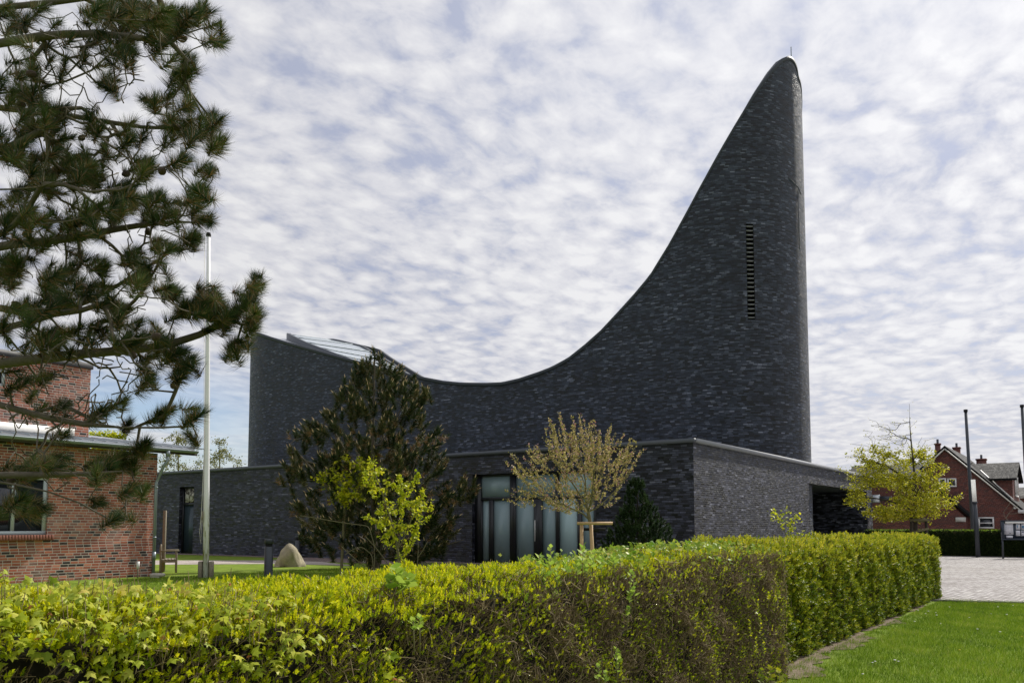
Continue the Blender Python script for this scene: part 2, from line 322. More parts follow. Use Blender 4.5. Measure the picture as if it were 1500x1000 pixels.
def paver_mat(name, bw, bh, stops, mcol, rot, mort=.012, bump=.01):
    m_ = bpy.data.materials.new(name); m_.use_nodes = True; n = NT(m_.node_tree); b = n.n['Principled BSDF']
    oc = n.node('ShaderNodeTexCoord').outputs['Object']
    mp = n.node('ShaderNodeMapping', {'Vector': n.vm('ADD', oc, n.vm('MULTIPLY', n.noise(oc, 1.3, 2, .5, out=1), (.06, .06, 0))), 'Rotation': (0, 0, rot)}).outputs[0]
    uv = n.node('ShaderNodeSeparateXYZ', {0: mp})
    vy = n.m('DIVIDE', uv.outputs[1], bh); row = n.m('FLOOR', vy); fy = n.m('SUBTRACT', vy, row)
    vx = n.m('ADD', n.m('DIVIDE', uv.outputs[0], bw), n.m('MULTIPLY', row, .5)); cl_ = n.m('FLOOR', vx); fx = n.m('SUBTRACT', vx, cl_)
    wn = n.node('ShaderNodeTexWhiteNoise', {'Vector': n.comb(cl_, row, 0.0)}, noise_dimensions='2D')
    e = n.m('MINIMUM', n.m('MULTIPLY', n.m('MINIMUM', fx, n.m('SUBTRACT', 1.0, fx)), bw), n.m('MULTIPLY', n.m('MINIMUM', fy, n.m('SUBTRACT', 1.0, fy)), bh))
    mask = n.m('DIVIDE', n.m('SUBTRACT', e, mort*.4), mort*.6, clamp=True)
    c = n.mixc(1.0, n.ramp(wn.outputs[0], stops), n.ramp(n.noise(oc, .35, 5, .65), [(.35, (.72, .70, .68)), (.65, (1.05, 1.05, 1.05))]), 'MULTIPLY')
    n.l.new(n.mixc(mask, mcol, c), b.inputs['Base Color']); b.inputs['Roughness'].default_value = .8
    hh = n.m('ADD', n.m('MULTIPLY', mask, n.m('ADD', .6, n.m('MULTIPLY', wn.outputs[0], .8))), n.m('MULTIPLY', n.noise(oc, 40, 3), .3))
    bp = n.node('ShaderNodeBump', {'Height': hh, 'Strength': .8, 'Distance': bump}); n.l.new(bp.outputs[0], b.inputs['Normal'])
    return m_
A35 = math.atan2(.5766, .8170)
M['plaza'] = paver_mat('plaza_setts', .24, .17, [(0, (.36, .33, .33)), (.3, (.58, .55, .56)), (.8, (.72, .69, .70)), (1, (.80, .77, .76))], (.07, .06, .05), -.5, .05, .04)
M['terrace'] = paver_mat('terrace_clinker', .2, .1, [(0, (.16, .11, .10)), (.6, (.26, .19, .18)), (1, (.34, .27, .25))], (.08, .065, .06), A35, .01)
M['path'] = paver_mat('path_stones', .3, .3, [(0, (.36, .31, .28)), (1, (.52, .46, .42))], (.15, .12, .1), A35, .01)
g = Geo()
n_ = 60; xs = np.concatenate([np.linspace(-900, -60, 8), np.linspace(-50, 60, 56), np.linspace(70, 900, 8)]); ys = np.concatenate([np.linspace(-200, -10, 5), np.linspace(-5, 100, 60), np.linspace(120, 1500, 8)])
XX, YY = np.meshgrid(xs, ys); vv = np.stack([XX, YY, np.zeros_like(XX)], -1).reshape(-1, 3); nx = len(xs)
i = (np.arange(len(ys)-1)[:, None]*nx+np.arange(nx-1)[None]).reshape(-1)
g.add(vv, np.stack([i, i+1, i+nx+1, i+nx], 1)); struct(g, 'lawn', M['lawn'])
g = Geo(); g.flat([cw(-14, 28.2, .008), cw(-9.2, 23.3, .008), *[gnd(px, py, .008) for px, py in ((1340, 877), (1380, 879), (1440, 881), (1560, 883.5), (1700, 886))], V(120, 30, .008), V(120, 190, .008), cw(-12.5, 160, .008), cw(-12.5, 29, .008)]); struct(g, 'plaza', M['plaza'])
# dark kerb stones along the plaza edge
g = Geo(); q = [gnd(px, py, .02) for px, py in ((1352, 878), (1380, 879.3), (1440, 881.3), (1560, 883.8), (1700, 886.3))]
for a_, b_ in zip(q[:-1], q[1:]):
    d_ = (b_-a_); L_ = np.linalg.norm(d_); d_ /= L_
    g.box((a_+b_)/2+V(0, 0, -.04), (L_, .09, .12), (d_, V(-d_[1], d_[0], 0), UP))
struct(g, 'kerb', mat('kerb_stone', (.10, .095, .09), .9, var=.3))
C0 = 6.9*E1[0]+31.9*E1[1]; W0 = 6.9*E2[0]+31.9*E2[1]          # annex corner in site axes
def S(u, v, z=0.0): return cw(C0+u, W0+v, z)
g = Geo(); g.flat([S(-52, 0, .012), S(-52, -1.1, .012), S(-21.5, -1.1, .012), S(-20.5, -3.2, .012), S(3, -3.2, .012), S(3, 0, .012)]); struct(g, 'terrace', M['terrace'])
g = Geo(); g.flat([gnd(225, 820.2, .006), gnd(400, 820.2, .006), gnd(470, 822, .006), gnd(520, 828, .006), gnd(400, 825.2, .006), gnd(225, 826.5, .006)][::-1]); struct(g, 'path', M['path'])
g = Geo(); e_ = []
for k, wv in enumerate(np.linspace(9.3, 21.8, 400)): e_.append(cw(-2.80+.13*math.sin(wv*2.1)+.06*math.sin(wv*5.3)+.05*math.sin(wv*13.7+1)+rng.normal(0, .008)-.045*(wv-9), wv, .010))
for wv in (21.8, 9.3): e_.append(cw(-3.7, wv, .010))
g.flat(e_); struct(g, 'soil_strip', M['earth'])
# ================================================================== CHURCH
ch = thing('church', S(-20, 12), 'dark clinker church with tall curved fin tower and low flat front wing', 'church')
ANG0 = math.atan2(-.8170, -.5766)
n0 = -E2
RT, RL = 4.5, 6.2
Ct = V(12.35, 48.0, 0)
r_ = ray(364, 640); d2 = r_[:2]/np.hypot(*r_[:2]); nl = np.array([-d2[1], d2[0]])
c_0 = (Ct-E2*RT+RL*E2)[:2]; LL = float((-RL-c_0@nl)/(-(E1[:2]@nl)))
Cl = Ct-E2*RT-LL*E1+RL*E2
dCC = Ct-Cl; cth = (RL-RT)/np.linalg.norm(dCC); base_a = math.atan2(dCC[1], dCC[0]); mang = base_a+math.acos(cth)*1.0
mang = mang % (2*math.pi)
def arc(c, r, a0, a1, ds=.18):
    k = max(3, int(abs(a1-a0)*r/ds)); a = np.linspace(a0, a1, k); return np.stack([c[0]+r*np.cos(a), c[1]+r*np.sin(a)], 1)
def linep(a, b, ds=.35):
    k = max(2, int(np.linalg.norm(b-a)/ds)); return a+(b-a)*np.linspace(0, 1, k)[:, None]
a0 = ANG0 % (2*math.pi); a1 = mang if mang > a0 else mang+2*math.pi
loopF = [linep((Cl+RL*n0)[:2], (Ct+RT*n0)[:2]), arc(Ct, RT, a0, a1)[1:]]
mv = V(math.cos(mang), math.sin(mang), 0)
loopB = [linep((Ct+RT*mv)[:2], (Cl+RL*mv)[:2], .5)[1:], arc(Cl, RL, a1, a0+2*math.pi)[1:]]
loop = np.concatenate(loopF+loopB); loop[-1] = loop[0]
sl = np.concatenate([[0], np.cumsum(np.linalg.norm(np.diff(loop, axis=0), axis=1))]); STOT = sl[-1]
def hit(px, py):
    """picture point -> (s, z) on the nearest church wall"""
    d = ray(px, py); best = None
    P0, P1 = loop[:-1], loop[1:]; e = P1-P0
    den = d[0]*e[:, 1]-d[1]*e[:, 0]
    t = (P0[:, 0]*e[:, 1]-P0[:, 1]*e[:, 0])/den; u_ = (P0[:, 0]*d[1]-P0[:, 1]*d[0])/den
    ok = (t > 0) & (u_ >= 0) & (u_ <= 1)
    if not ok.any(): return None
    k = np.where(ok)[0][np.argmin(t[ok])]
    return sl[k]+u_[k]*(sl[k+1]-sl[k]), EYE+d[2]*t[k]
tr = [(366, 483), (372, 485.5), (380, 488), (415, 499), (459, 511), (499, 522), (523, 528), (570, 541), (621, 552), (650, 557.5), (676, 560), (712, 560.5), (736, 559.5), (760, 554), (789, 544.4), (808, 537), (832, 524), (856, 505), (880, 483.7), (904, 458), (928, 431.6), (952, 403), (966, 380), (978.5, 360), (995, 330), (1013, 297), (1034, 258), (1058, 214.5), (1079, 178.5), (1094, 154), (1109, 130.5), (1130, 102), (1145, 86), (1155.5, 82), (1161, 85), (1165, 91), (1168, 101), (1169.5, 112)]
hs = [hit(*t_) for t_ in tr]; hs = [((h[0]-STOT) if h[0] > STOT*.6 else h[0], h[1]) for h in hs if h is not None]
hs.sort(); S_h = np.array([h[0] for h in hs]); Z_h = np.array([h[1] for h in hs])
def uof(p2): return p2[..., 0]*E1[0]+p2[..., 1]*E1[1]
s_lim, z_lim = S_h[-1], Z_h[-1]
def pt_at(s):
    s = s % STOT; return np.array([np.interp(s, sl, loop[:, 0]), np.interp(s, sl, loop[:, 1])])
u_tr = np.array([uof(pt_at(s)) for s in S_h]); mm = S_h > 0
# front profile over u (site axis), used for the hidden back edge too
sf = np.linspace(0, s_lim, 200); uf = np.array([uof(pt_at(s)) for s in sf]); zf = np.interp(sf, S_h, Z_h)
kk = np.argmax(uf); uf2, zf2 = uf[:kk+1], zf[:kk+1]
u_l, u_r = uof(Cl[:2])-RL, uof(Ct[:2])+RT
def zback(u):
    zz_ = np.interp(u, uf2, zf2) + np.interp(u, [u_l, u_l+4, u_l+8, u_l+12, u_l+16, uof(Cl[:2])+19, uof(Ct[:2])-6, u_r], [1.2, 1.7, .6, -.3, -.8, -1.1, -1.4, -2.2])
    return min(zz_, z_lim-.1)
sL0, sR = S_h[0]+STOT, s_lim
ztop = np.zeros(len(loop))
for i_, s in enumerate(sl):
    se = s if s < STOT*.6 and s <= s_lim+1e-6 else s
    if s <= s_lim: ztop[i_] = np.interp(s, S_h, Z_h)
    elif s >= sL0: ztop[i_] = np.interp(s-STOT, S_h, Z_h)
    else:
        zb = zback(uof(loop[i_])); t1 = min(1, (s-s_lim)/3.0); t2 = min(1, (sL0-s)/9.0)
        t1 = t1*t1*(3-2*t1); t2 = t2*t2*(3-2*t2)
        zb = z_lim*(1-t1)+zb*t1; ztop[i_] = Z_h[0]*(1-t2)+zb*t2
ztop[-1] = ztop[0]
# louvre slot
sA, zT = hit(1092.3, 328); sB, _ = hit(1103.5, 328); zB = hit(1098, 468)[1]
ks = np.searchsorted(sl, sA), np.searchsorted(sl, sB)
sl2 = np.sort(np.concatenate([sl, [sA, sB]])); pts2 = np.array([pt_at(s) if s < STOT else loop[-1] for s in sl2]); zt2 = np.interp(sl2, sl, ztop)
g = Geo(); CAPH = .20
for i_ in range(len(sl2)-1):
    p, q = pts2[i_], pts2[i_+1]; za, zb = zt2[i_]-CAPH, zt2[i_+1]-CAPH
    def quad(z0, z1, z2, z3): g.add([(p[0], p[1], z0), (q[0], q[1], z1), (q[0], q[1], z2), (p[0], p[1], z3)], [[0, 1, 2, 3]], [(sl2[i_], z0), (sl2[i_+1], z1), (sl2[i_+1], z2), (sl2[i_], z3)])
    if sA-1e-6 <= sl2[i_] and sl2[i_+1] <= sB+1e-6: quad(0, 0, zB, zB); quad(zT, zT, zb, za)
    else: quad(0, 0, zb, za)
wall = g.build('curved_wall', M['clinker_tower'], ch)
# smooth shade only meaningful with shared verts: set custom normals from the plan curve
nrm = []
for poly in wall.data.polygons:
    for vi in poly.vertices:
        co = wall.data.vertices[vi].co; x_, y_ = co.x+ch.location.x, co.y+ch.location.y
        dt, dl = np.hypot(x_-Ct[0], y_-Ct[1]), np.hypot(x_-Cl[0], y_-Cl[1])
        if abs(dt-RT) < .03: nrm.append(((x_-Ct[0])/dt, (y_-Ct[1])/dt, 0))
        elif abs(dl-RL) < .03: nrm.append(((x_-Cl[0])/dl, (y_-Cl[1])/dl, 0))
        else: nrm.append(tuple(poly.normal))
wall.data.polygons.foreach_set('use_smooth', np.ones(len(wall.data.polygons), bool)); wall.data.normals_split_custom_set(nrm)
def nrm2(i_, P):
    a = P[(i_-1) % (len(P)-1)]; b = P[(i_+1) % (len(P)-1)]; d = b-a; d /= np.linalg.norm(d)+1e-9; return np.array([d[1], -d[0]])
# metal edge following the cut
g = Geo(); N_ = len(pts2)-1
ring = []
for i_ in range(N_):
    n2 = nrm2(i_, pts2); p = pts2[i_]; z = zt2[i_]
    ring.append([(*(p+n2*.03), z-CAPH-.03), (*(p+n2*.03), z), (*(p-n2*.42), z), (*(p-n2*.42), z-.6), (*(p-n2*.01), z-CAPH-.03)])
ring = np.array(ring).reshape(-1, 3); fs = []
for i_ in range(N_):
    for k in range(5): j = (i_+1) % N_; fs.append((i_*5+k, j*5+k, j*5+(k+1) % 5, i_*5+(k+1) % 5))
g.add(ring, fs); g.build('roof_edge', mat('dark_blue_edge', (.030, .037, .050), .6, .1, var=.2), ch)
# roof sheet spanned between the near and the far wall heads
iR = int(np.argmax(uof(pts2[:N_]))); iL = int(np.argmin(uof(pts2[:N_])))
def half(i0, i1):
    idx = [i0]; 
    while idx[-1] != i1: idx.append((idx[-1]+1) % N_)
    P3 = np.array([(*pts2[k], zt2[k]-.28) for k in idx]); L_ = np.concatenate([[0], np.cumsum(np.linalg.norm(np.diff(P3[:, :2], axis=0), axis=1))])
    U = uof(P3[:, :2]); return P3, U
Pf, Uf = half(iL, iR); Pb, Ub = half(iR, iL); Pb, Ub = Pb[::-1], Ub[::-1]
us = np.concatenate([np.linspace(u_l+.02, u_l+RL, 25), np.linspace(u_l+RL, u_r-RT, 80)[1:], np.linspace(u_r-RT, u_r-.03, 25)[1:]])
NV = 14; grid = []
for u in us:
    a = np.array([np.interp(u, Uf, Pf[:, k]) for k in range(3)]); b = np.array([np.interp(u, Ub, Pb[:, k]) for k in range(3)])
    t = np.linspace(.0, 1, NV)[:, None]; grid.append(a+(b-a)*t)
grid = np.array(grid); g = Geo(); i = (np.arange(len(us)-1)[:, None]*NV+np.arange(NV-1)[None]).reshape(-1)
g.add(grid.reshape(-1, 3), np.stack([i, i+NV, i+NV+1, i+1], 1))
g.build('roof', M['roof_metal'], ch, smooth=True)
def roof_pt(u, t, dz=0.0):
    k = min(max(np.interp(u, us, np.arange(len(us))), 0), len(us)-1.001); k0 = int(k); f_ = k-k0; tt = t*(NV-1); t0 = min(int(tt), NV-2); ft = tt-t0
    A = grid[k0]*(1-f_)+grid[k0+1]*f_; return A[t0]*(1-ft)+A[t0+1]*ft+V(0, 0, dz)
# oval skylight kerb and glazing lying on the slope
kerb, glass = [], []; NO = 60
ua, ub = u_l+1.8, u_l+16; uc_, ru = (ua+ub)/2, (ub-ua)/2
def oval(k, rr, dz): a = 2*math.pi*k/NO; return roof_pt(uc_+ru*rr*math.cos(a), .52+.33*rr*math.sin(a), dz(math.cos(a)))
hk = lambda c_: .42+.25*max(0, -c_)**2-.25*max(0, c_)
g = Geo(); rr_ = []
for k in range(NO): rr_ += [oval(k, 1.0, lambda c_: -.05), oval(k, 1.0, hk), oval(k, .93, hk), oval(k, .93, lambda c_: hk(c_)-.35)]
g.add(rr_, [(i_*4+k, ((i_+1) % NO)*4+k, ((i_+1) % NO)*4+k+1, i_*4+k+1) for i_ in range(NO) for k in range(3)])
sk = g.build('skylight', M['coping'], ch)
g = Geo(); rr_ = [oval(k, .935, lambda c_: hk(c_)-.14) for k in range(NO)]
g.add(rr_, [(k, k+1, NO-k-1, (NO-k) % NO) for k in range(1, NO//2-1)]); g.add([rr_[0], rr_[1], rr_[NO-1]], [[0, 1, 2]]); g.add([rr_[NO//2], rr_[NO//2+1], rr_[NO//2-1]], [[0, 1, 2]]); g.build('glazing', mat('skylight_glazing', (.36, .40, .45), .3, 0, .5), sk)
g = Geo()
for k in range(-3, 4):
    u = uc_+ru*k/4.2; hw = .33*math.sqrt(1-(k/4.2)**2)*.92
    P_ = [roof_pt(u, .52+hw*t, hk(k/4.2)-.10) for t in np.linspace(-1, 1, 7)]
    g.tube(P_, .05, 4)
g.build('glazing_bar', M['zinc'], sk)
# seams and snow guards on the metal roof near the eave
g = Geo()
for t in (.04, .10): g.tube([roof_pt(u, t, .05) for u in np.linspace(u_l+2.5, u_l+24, 40)], .045, 4)
g.build('snow_guard', M['coping'], ch)
# louvre slot
def wp(s, z, inward=0.0):
    p = pt_at(s); q = pt_at(s+.05); d = (q-p)/np.linalg.norm(q-p); n2 = np.array([d[1], -d[0]]); pp = p-n2*inward; return V(pp[0], pp[1], z)
g = Geo(); D_ = .55
for a_, b_ in ((sA, sA), (sB, sB)): g.add([wp(a_, zB), wp(a_, zT), wp(a_, zT, D_), wp(a_, zB, D_)], [[0, 1, 2, 3]], [(0, zB), (0, zT), (.5, zT), (.5, zB)])
for z in (zB, zT): g.add([wp(sA, z), wp(sB, z), wp(sB, z, D_), wp(sA, z, D_)], [[0, 1, 2, 3]])
g.add([wp(sA, zB, D_), wp(sB, zB, D_), wp(sB, zT, D_), wp(sA, zT, D_)], [[0, 1, 2, 3]])
lv = g.build('louvre_opening', M['black'], ch)
NS = 22; g0 = None
for k in range(NS):
    z = zB+(zT-zB)*(k+.5)/NS; a, b = wp(sA+.02, z, .10), wp(sB-.02, z, .10); d = (b-a); L_ = np.linalg.norm(d); d /= L_
    g = Geo(); nn_ = np.cross(d, UP); g.box((a+b)/2, (L_, .18, .05), (d, nn_, UP)); g.build('slat', M['slat'], lv)
# lightning rod, conductor bracket
apx = max(range(N_), key=lambda k: zt2[k]); pa = pts2[apx]
g = Geo(); g.tube([(pa[0]-.0, pa[1]+.05, zt2[apx]-.2), (pa[0], pa[1]+.05, zt2[apx]+.62)], .028, 5); g.build('lightning_rod', M['zinc'], ch)
s1 = hit(1168.5, 290)[0]
def cyl_pt(s, z, out): return wp(s, z, -out)
zc1, zc2 = hit(1168, 272)[1], hit(1170, 365)[1]
g = Geo(); g.tube([cyl_pt(s1, zc2, .03), cyl_pt(s1, zc1, .03)], .022, 5); g.tube([cyl_pt(s1-.9, zc1+.15, .03), cyl_pt(s1, zc1-.1, .05), cyl_pt(s1+.4, zc1-.4, .05)], .03, 5); g.build('conductor', M['coping'], ch)

# ---- low wing
HA = plane(1017, 641.5, C0)[2]; HA = EYE+(ray(1017, 641.5)[2]/ray(1017, 641.5)[1])*31.9
HC = .16; CRN = S(0, 0)
def fw(px, py): p = plane(px, py, W0, E2); return (p@E1)-C0, p[2]      # on the front wall: (u, z)
def rw(px, py): p = plane(px, py, C0, E1); return (p@E2)-W0, p[2]      # on the right wall: (v, z)
uL, uR = fw(692, 694)[0], fw(872, 690)[0]; zH = fw(692, 695)[1]
dL, dR = fw(263.5, 712)[0], fw(284.5, 712)[0]; dT = fw(274, 712.5)[1]
rc0, rc1 = fw(400, 705)[0], fw(475, 703)[0]; zrc = fw(400, 705.5)[1]
def wall_open(g, P, d, n, L, zt, ops, rev=.3, uoff=0.0):
    """outer brick sheet with openings (a, b, z0, z1) and brick reveals"""
    a_s = sorted({0.0, L, *[o[0] for o in ops], *[o[1] for o in ops]}); zs = sorted({0.0, zt, *[o[2] for o in ops], *[o[3] for o in ops]})
    for x0, x1 in zip(a_s[:-1], a_s[1:]):
        for z0, z1 in zip(zs[:-1], zs[1:]):
            xm, zm = (x0+x1)/2, (z0+z1)/2
            if any(o[0] < xm < o[1] and o[2] < zm < o[3] for o in ops): continue
            g.add([P+d*x0+UP*z0, P+d*x1+UP*z0, P+d*x1+UP*z1, P+d*x0+UP*z1], [[0, 1, 2, 3]], [(x0+uoff, z0), (x1+uoff, z0), (x1+uoff, z1), (x0+uoff, z1)])
    for (x0, x1, z0, z1) in ops:
        for x in (x0, x1): g.add([P+d*x+UP*z0, P+d*x-n*rev+UP*z0, P+d*x-n*rev+UP*z1, P+d*x+UP*z1], [[0, 1, 2, 3]], [(0, z0), (rev, z0), (rev, z1), (0, z1)])
        g.add([P+d*x0+UP*z1, P+d*x1+UP*z1, P+d*x1-n*rev+UP*z1, P+d*x0-n*rev+UP*z1], [[0, 1, 2, 3]], [(x0, 0), (x1, 0), (x1, rev), (x0, rev)])
        if z0 > 0: g.add([P+d*x0+UP*z0, P+d*x1+UP*z0, P+d*x1-n*rev+UP*z0, P+d*x0-n*rev+UP*z0], [[0, 1, 2, 3]], [(x0, 0), (x1, 0), (x1, rev), (x0, rev)])
UW = 50.0; HW = HA-HC
g = Geo(); PL = S(-UW, 0)
wall_open(g, PL, E1, -E2, UW, HW, [(UW+uL, UW+uR, 0.0, zH), (UW+dL, UW+dR, 0.0, dT)], .35)
v0, zo0 = rw(1184.5, 706.3); v1, zo1 = rw(1269.5, 720.2); zo = (zo0+zo1)/2; VW = rw(1276.5, 700)[0]
wall_open(g, S(0, 0), E2, E1, VW, HW, [(v0, v1, 0.0, zo)], .3, 77.0)
# far and left ends, so the wing is closed
g.poly([S(0, VW), S(-14, VW), S(-14, VW, HW), S(0, VW, HW)], E1)
g.poly([S(-UW, 0), S(-UW, 18), S(-UW, 18, HW), S(-UW, 0, HW)], E2)
g.poly([S(-UW, 18), S(-14, 18), S(-14, 18, HW), S(-UW, 18, HW)], E1)
g.poly([S(-14, 18), S(-14, VW), S(-14, VW, HW), S(-14, 18, HW)], E2)
g.build('wing_wall', M['clinker'], ch)
g = Geo()   # porch recess
DP = 3.6
g.poly([S(-DP, v0-.0), S(-DP, v1), S(-DP, v1, zo), S(-DP, v0, zo)], E2, u0=31)
g.poly([S(-.3, v0), S(-DP, v0), S(-DP, v0, zo), S(-.3, v0, zo)], E1); g.poly([S(-.3, v1), S(-DP, v1), S(-DP, v1, zo), S(-.3, v1, zo)], E1)
pc = g.build('porch', M['clinker'], ch)
g = Geo(); g.flat([S(-.3, v0, zo), S(-DP, v0, zo), S(-DP, v1, zo), S(-.3, v1, zo)]); g.build('ceiling', M['steel'], pc)
g = Geo(); g.flat([S(0, 0, HA-.3), S(0, VW, HA-.3), S(-14, VW, HA-.3), S(-14, 18, HA-.3), S(-UW, 18, HA-.3), S(-UW, 0, HA-.3)]); g.build('wing_roof', mat('roof_felt', (.08, .08, .085), .9, var=.2), ch)
g = Geo(); o_ = .05
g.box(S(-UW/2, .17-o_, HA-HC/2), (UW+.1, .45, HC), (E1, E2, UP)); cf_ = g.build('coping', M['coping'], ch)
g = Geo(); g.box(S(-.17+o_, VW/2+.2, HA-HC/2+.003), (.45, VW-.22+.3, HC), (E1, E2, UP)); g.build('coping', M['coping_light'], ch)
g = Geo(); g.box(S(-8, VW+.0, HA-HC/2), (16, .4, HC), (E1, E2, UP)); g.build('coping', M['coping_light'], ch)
# thin dark bar painted as the shadow line in the brickwork behind the pine
g = Geo(); g.box(S((rc0+rc1)/2+2, -.02, zrc), (rc1-rc0+4, .05, .07), (E1, E2, UP)); g.build('shadow_joint_bar', M['dark'], ch)
# glazed front
YF = .20
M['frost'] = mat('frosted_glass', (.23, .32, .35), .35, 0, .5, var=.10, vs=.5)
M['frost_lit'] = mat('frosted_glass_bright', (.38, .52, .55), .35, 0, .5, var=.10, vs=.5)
zTr0, zTr1 = fw(700, 732.5)[1], fw(700, 728.5)[1]
def fbar(x0, x1, z0, z1, dep=.10, y=YF): 
    gg.box(S((x0+x1)/2, y+dep/2, (z0+z1)/2), (abs(x1-x0), dep, abs(z1-z0)), (E1, E2, UP))
X = lambda px: fw(px, 760)[0]
gg = Geo()
fbar(uL, X(700), 0, zH); fbar(X(700), uR, zH-.10, zH); fbar(X(700), uR, zTr0, zTr1, .11)
for a_, b_, top in ((714, 718, zTr0), (743, 751, zH-.10), (778, 790, zTr0), (810, 815, zH-.1), (842, 848, zTr0), (866, 872, zH-.1)):
    fbar(X(a_), min(X(b_), uR), 0, top, .12)
fbar(X(700), uR, 0, .10, .09)
fbar(X(700), X(702), .1, zTr0, .07, YF+.01); fbar(X(712), X(714), .1, zTr0, .07, YF+.01)
win = gg.build('window', M['dark'], ch)
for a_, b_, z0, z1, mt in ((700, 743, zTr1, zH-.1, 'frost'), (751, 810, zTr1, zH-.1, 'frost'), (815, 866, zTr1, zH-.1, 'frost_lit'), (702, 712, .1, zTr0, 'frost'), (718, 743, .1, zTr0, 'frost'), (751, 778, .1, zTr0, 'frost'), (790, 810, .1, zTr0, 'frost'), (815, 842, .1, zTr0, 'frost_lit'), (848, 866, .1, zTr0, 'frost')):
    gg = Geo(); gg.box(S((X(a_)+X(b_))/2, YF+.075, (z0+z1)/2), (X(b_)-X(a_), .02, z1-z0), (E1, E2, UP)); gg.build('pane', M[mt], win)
gg = Geo(); gg.tube([S(X(780.5), YF-.04, 1.0), S(X(780.5), YF-.04, 1.9)], .018, 6); gg.build('handle', M['white'], win)
# side door on the far left of the front
gg = Geo(); gg.box(S((dL+dR)/2, .31, dT/2), (dR-dL, .04, dT), (E1, E2, UP)); 
fbar(dL, dL+.10, 0, dT, .10, .2); fbar(dR-.10, dR, 0, dT, .10, .2); fbar(dL+.1, dR-.1, dT-.1, dT, .1, .2)
zdt = fw(274, 736)[1]; fbar(dL+.1, dR-.1, zdt-.16, zdt, .1, .2)
door = gg.build('door', M['dark'], ch)
gg = Geo(); gg.box(S((dL+dR)/2, .28, zdt/2), (dR-dL-.34, .05, zdt-.3), (E1, E2, UP)); gg.build('leaf', mat('door_leaf', (.03, .05, .062), .35, .2), door)
mt = bpy.data.materials.new('patterned_light'); mt.use_nodes = True; n = NT(mt.node_tree)
oc = n.node('ShaderNodeTexCoord').outputs['Object']; c = n.ramp(n.noise(oc, 3.2, 3, .6, 1.5), [(.44, (.05, .04, .03)), (.50, (.38, .35, .30)), (.62, (.6, .58, .54))]); n.l.new(c, n.n['Principled BSDF'].inputs['Base Color'])
gg = Geo(); gg.box(S((dL+dR)/2+.05, .28, (zdt+dT-.1)/2), (dR-dL-.3, .05, dT-.1-zdt-.05), (E1, E2, UP)); gg.build('fanlight', mt, door)
gg = Geo(); gg.tube([S(dR-.2, .16, .95), S(dR-.2, .16, 1.9)], .02, 6); gg.build('handle', M['zinc'], door)
# vent cap on the flat roof
pv = S(fw(276.5, 690)[0], 1.2, HA-.3); gg = Geo(); gg.lathe([(.0, 0), (.13, 0), (.13, .45), (.2, .47), (.2, .62), (.12, .66), (.0, .66)], pv, 14); gg.build('vent_cap', M['black'], ch, smooth=False)
# pale wall light at the coping by the pine
# ---- sign box on a bracket at the far end of the wing
pS = S(.55, VW+.15, 0); zs0, zs1 = rw(1283, 735)[1], rw(1283, 724)[1]
P_s = plane(1283.5, 730, W0+VW+.2, E2)
sg = thing('projecting_sign', (P_s[0], P_s[1], P_s[2]-.3), 'small white sign box with a dark mark at the far end of the dark wing', 'sign')
gg = Geo(); sz = .52; gg.box(P_s, (sz*.9, .16, sz), (E1, E2, UP), bev=.02); gg.build('box', M['zinc'], sg)
gg = Geo(); gg.box(P_s-E2*.085, (sz*.74, .012, sz*.84), (E1, E2, UP)); face = gg.build('face', mat('sign_face', (.80, .84, .9), .4), sg)
gg = Geo(); c_ = P_s-E2*.095
def mk(a): gg.add([c_+E1*x+UP*z for x, z in a], [list(range(len(a)))])
mk([(-.09, .03), (-.03, .02), (.0, -.06), (-.03, -.03)]); mk([(-.03, .02), (.03, .0), (.10, .06), (.05, .0), (.0, -.06)]); gg.build('emblem', M['black'], face)
gg = Geo(); b0 = P_s+E1*.24; b1 = P_s+E1*.95
gg.box(P_s+E1*.2+E2*.09+UP*.0, (1.5, .06, .12), (E1, E2, UP)); gg.build('bracket', M['steel'], sg)
gg = Geo(); gg.box((b0+b1)/2, (.72, .12, .30), (E1, E2, UP)); gg.build('housing', M['steel'], sg)
# ================================================================== RED BRICK HOUSE (left)
CH = -25.8
rh = thing('brick_house', cw(CH-3, 12), 'red brick house at the left edge with low roof, gutter and taller rear block', 'house')
wH = (plane(228, 760, CH)@E2); ZE = EYE+(ray(228, 664)[2]/ray(228, 664)[1])*plane(228, 760, CH)[1]
def hw(px, py): p = plane(px, py, CH, E1); return p@E2, p[2]
wx0, wz0 = hw(-30, 783); wx1, wz1 = hw(72, 700); wz0 = hw(40, 783)[1]; wz1 = hw(40, 696)[1]; wxa = wx1-2.1
wB = 3.0
g = Geo(); wall_open(g, cw(CH, wB), E2, E1, wH-wB, ZE, [(wxa-wB, wx1-wB, wz0, wz1), (.6, 2.4, wz0, wz1)], .18)
g.poly([cw(CH, wH), cw(CH-9, wH), cw(CH-9, wH, ZE+.8), cw(CH, wH, ZE)], E1); g.poly([cw(CH, wB), cw(CH-9, wB), cw(CH-9, wB, ZE+.8), cw(CH, wB, ZE)], E1)
g.poly([cw(CH-9, wB), cw(CH-9, wH), cw(CH-9, wH, ZE+.8), cw(CH-9, wB, ZE+.8)], E2); g.build('wall', M['red_brick'], rh)
